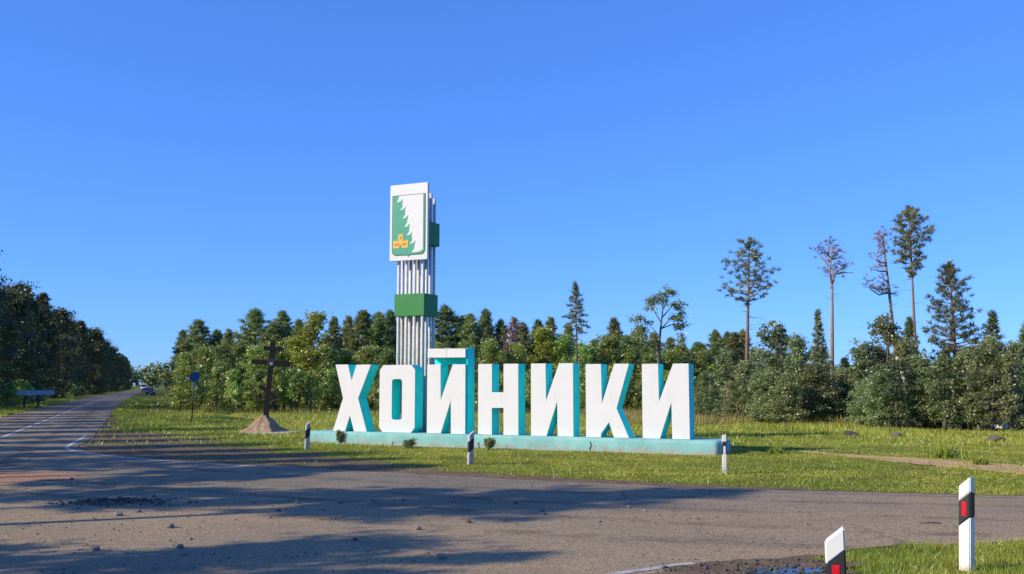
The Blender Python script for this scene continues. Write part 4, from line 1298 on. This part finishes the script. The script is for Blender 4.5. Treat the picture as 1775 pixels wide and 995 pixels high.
# ------------------------------------------------------------------ stones
def stone_mesh(seed, sub=2):
    bm = bmesh.new()
    bmesh.ops.create_icosphere(bm, subdivisions=sub, radius=1)
    for v_ in bm.verts:
        n_ = mnoise.fractal(v_.co * 1.1 + Vector((seed * 3.1, 0, 0)), 1, 2, 3)
        v_.co *= 1 + .38 * n_
        v_.co.z *= .68; v_.co.x *= 1.15
    me = bpy.data.meshes.new('stone'); bm.to_mesh(me); bm.free(); me.materials.append(M['stone'])
    return me
SM = [stone_mesh(i) for i in range(7)]
for i, (px, py, r_) in enumerate(((812, 906, .045), (940, 886, .045), (944, 892, .03), (725, 918, .05), (895, 873, .04), (1118, 886, .03), (874, 904, .03), (1090, 880, .035), (700, 868, .04), (592, 872, .035), (648, 870, .04), (675, 862, .03), (515, 872, .04),
                                  (483, 886, .035), (240, 888, .05), (206, 894, .06), (295, 915, .06), (165, 954, .055), (312, 950, .05), (320, 962, .04), (766, 968, .06), (560, 885, .035), (725, 893, .03), (616, 936, .035), (440, 872, .035), (468, 898, .03), (850, 870, .03), (1140, 893, .03), (124, 831, .045), (195, 845, .03), (330, 935, .03), (580, 900, .03), (1040, 905, .025), (1210, 900, .025), (990, 880, .03))):
    c = G(px, py, ZR)
    o = link('loose_stone', SM[i % 7], None, (c.x, c.y, ZR + r_ * .38))
    r_ *= .8; o.scale = (r_, r_, r_); o.rotation_euler = (0, 0, i * 1.7)
    tag(o, 'small loose stone lying on the dusty asphalt of the junction', 'stone', 'loose stones scattered on the junction')
for i, (px, py, r_, lab) in enumerate(((1475, 756, .20, 'flat grey rock in the grass left of the sandy tufts'), (1555, 759, .20, 'grey rock in the grass below the whitewashed wall'), (1725, 766, .22, 'grey rock in the yellow grass near the right edge'))):
    c = G(px, py)
    me_ = stone_mesh(50 + i, 3); me_.materials[0] = M['stone_dark']
    e = link('field_rock', me_, None, (c.x, c.y, .06)); e.scale = (r_ * 1.2, r_, r_ * .9); e.rotation_euler = (.2, .15, i)
    tag(e, lab, 'rock', 'grey rocks in the meadow')
# heap of broken asphalt and gravel strewn round it
def gravel(name, pts, rad, label, mt='stone'):
    rs = np.random.RandomState(9)
    V, Fc = [], []
    bases = [np.array([v_.co[:] for v_ in stone_mesh(i + 20, 1).vertices]) for i in range(4)]
    fc = np.array([p.vertices[:] for p in SM[0].polygons]) if False else None
    tmp = stone_mesh(33, 1); fc = np.array([p.vertices[:] for p in tmp.polygons])
    nb = len(bases[0])
    tris = []
    for i, (x, y, z) in enumerate(pts):
        b = bases[i % 4]; a_ = rs.rand() * 6.28; r_ = rad[i]
        ca, sa = math.cos(a_), math.sin(a_)
        q = np.stack([(b[:, 0] * ca - b[:, 1] * sa) * r_ + x, (b[:, 0] * sa + b[:, 1] * ca) * r_ + y, b[:, 2] * r_ + z + r_ * .3], 1)
        tris.append(q[fc])
    return tag(link(name, tri_mesh(name, np.concatenate(tris), M[mt])), label, 'gravel', kind='stuff')
rs = np.random.RandomState(12)
c = G(205, 871, ZR)
n = 330
pp = np.stack([c.x + rs.normal(size=n) * .42, c.y + rs.normal(size=n) * .24, np.zeros(n)], 1)
dd = ((pp[:, 0] - c.x) / .5) ** 2 + ((pp[:, 1] - c.y) / .3) ** 2
pp[:, 2] = ZR + .07 * np.exp(-dd) * rs.rand(n)
gravel('rubble_heap', pp, .010 + .030 * rs.rand(n) ** 3, 'small heap of broken grey rubble on the asphalt at left', 'stone_dark')
n = 3400
x = -9 + 18 * rs.rand(n); y = 9 + 10 * rs.rand(n) ** 1.2
keep = inpoly(x, y, ROAD) & ((vnoise(x, y, 2.5, 8) + .35 * rs.rand(n)) > .02)
x, y = x[keep], y[keep]
gravel('scattered_grit', np.stack([x, y, np.full(len(x), ZR)], 1), .004 + .013 * rs.rand(len(x)) ** 3, 'fine grit strewn over the dusty asphalt')
n = 420
x = 2.4 + rs.normal(size=n) * .7; y = 9.85 + rs.normal(size=n) * .4
keep = inpoly(x, y, MUD); x, y = x[keep], y[keep]
gravel('mud_clods', np.stack([x, y, np.full(len(x), .03)], 1), .006 + .022 * rs.rand(len(x)) ** 2, 'dark clods of soil round the puddle', 'stone_dark')
c = G(1612, 908, ZR)
tw_ = MB().tube([(-.13, .01, .012), (0, 0, .02), (.14, -.015, .012)], [.008, .011, .006], 6).build('fallen_twig', M['bark_grey'], None, True, loc=(c.x, c.y, ZR))
tag(tw_, 'dark twig lying on the side road near the right post', 'twig')

# ------------------------------------------------------------------ grass
def blades(x, y, h, wd, lean, rs, tone):
    n = len(x)
    az = rs.rand(n) * 6.28; la = rs.rand(n) * 6.28
    dx, dy = np.cos(az) * wd, np.sin(az) * wd
    L = h * lean * rs.rand(n)
    z0 = np.zeros(n)
    return np.stack([np.stack([x - dx, y - dy, z0], 1), np.stack([x + dx, y + dy, z0], 1), np.stack([x + np.cos(la) * L, y + np.sin(la) * L, h], 1)], 1)
PLINTHP = [tuple(A0 + AX * u + AN * d)[:2] for u, d in ((-.02, .02), (SLEN + .02, .02), (SLEN + .02, PD), (-.02, PD))]
def field(name, box, n, hfun, wd, lean, seed, mat, label, per=5, spread=.05, extra=None, tonefun=None):
    rs = np.random.RandomState(seed)
    x = box[0] + (box[1] - box[0]) * rs.rand(n); y = box[2] + (box[3] - box[2]) * rs.rand(n)
    # only what lies in or near the field of view
    k = (x > -.58 * y - 4) & (x < .58 * y + 4)
    x, y = x[k], y[k]
    for pg in (ROAD, PLINTHP): 
        k = ~inpoly(x, y, pg); x, y = x[k], y[k]
    for pg in (VERGE, TRACK, PATH):
        k = ~inpoly(x, y, pg) | (rs.rand(len(x)) < .10); x, y = x[k], y[k]
    k = ~inpoly(x, y, MUD) | (rs.rand(len(x)) < .02); x, y = x[k], y[k]
    k = rs.rand(len(x)) < np.clip(.80 + .45 * vnoise(x, y, 1.3, seed + 20) + .35 * vnoise(x, y, .45, seed + 21), .12, 1); x, y = x[k], y[k]
    if extra is not None: k = extra(x, y, rs); x, y = x[k], y[k]
    tn = np.clip(.42 + .32 * vnoise(x, y, 3.0, seed) + .30 * vnoise(x, y, .7, seed + 1), 0, 1) if tonefun is None else tonefun(x, y)
    hs = hfun(x, y)
    x = np.repeat(x, per) + rs.normal(size=len(x) * per) * spread; y = np.repeat(y, per) + rs.normal(size=len(y) * per) * spread
    k = ~inpoly(x, y, ROAD)
    hs = (np.repeat(hs, per) * (.5 + .8 * rs.rand(len(x))))[k]
    tn = np.clip(np.repeat(tn, per) * .75 + rs.rand(len(x)) * .3, 0, 1)[k]
    x, y = x[k], y[k]
    wd_ = wd * (.6 + .8 * rs.rand(len(x)))
    return tag(link(name, tri_mesh(name, blades(x, y, hs, wd_, lean, rs, tn), M[mat], tn)), label, 'grass', kind='stuff')
field('grass', (0, 10, 5.5, 12.5), 42000, lambda x, y: .045 + .028 * vnoise(x, y, .8, 3) + .02, .0035, 1.1, 1, 'grass', 'ragged grass around the near marker posts', 5, .03)
field('grass', (-14, 20, 15, 34), 170000, lambda x, y: .033 + .015 * vnoise(x, y, .9, 5), .0060, 1.3, 2, 'grass', 'mown lawn in front of the plinth', 4, .05)
field('grass', (-40, 46, 30, 66), 120000, lambda x, y: .10 + .045 * vnoise(x, y, 4, 6) + np.clip((y - 34) / 20, 0, 1) * .10, .014, 1.0, 3, 'grass', 'rough meadow grass behind the letters', 5, .12)
field('grass', (-75, 10, 62, 130), 42000, lambda x, y: .20 + .06 * vnoise(x, y, 5, 7), .03, .9, 4, 'grass', 'far verge grass on both sides of the road', 5, .22)
field('tall_weeds', (4, 40, 37, 60), 30000, lambda x, y: .40 + .2 * vnoise(x, y, 3, 8), .015, .5, 5, 'weed', 'dry yellow and brown weeds along the foot of the trees', 5, .16,
      lambda x, y, rs: (y > 43 + 1.6 * vnoise(x, y, 4, 9) - .12 * (x - 14)) & (rs.rand(len(x)) < .6 + .4 * vnoise(x, y, 2.5, 10)),
      lambda x, y: np.clip(.55 + .45 * vnoise(x, y, 2.2, 11), 0, 1))
field('tall_weeds', (-24, 12, 58, 72), 5000, lambda x, y: .34 + .15 * vnoise(x, y, 3, 12), .02, .5, 6, 'weed', 'low weeds at the foot of the belt behind the letters', 5, .2,
      lambda x, y, rs: (y > 60 + 1.5 * vnoise(x, y, 4, 13)) & (rs.rand(len(x)) < .55))
field('tall_weeds', (-13, 16, 15.5, 33), 1500, lambda x, y: .16 + .07 * vnoise(x, y, 2, 14), .006, .7, 7, 'weed', 'scattered dry stalks standing above the lawn', 4, .05)
# a leafy weed by the sandy track and a few big clumps
for px, py, h in ((1640, 795, .45), (1345, 786, .2), (1700, 806, .22)):
    rs = np.random.RandomState(px)
    c = G(px, py)
    tr = blades(c.x + rs.normal(size=160) * h * .4, c.y + rs.normal(size=160) * h * .3, h * (.4 + .6 * rs.rand(160)), .018, .9, rs, None)
    o = link('weed_clump', tri_mesh('weed_clump', tr, M['grass'], .3 * rs.rand(160)))
    tag(o, {1640: 'big leafy green weed beside the sandy track', 1345: 'small weed in the shadow end of the plinth', 1700: 'small weed clump where the sandy track nears the right edge'}[px], 'weed')
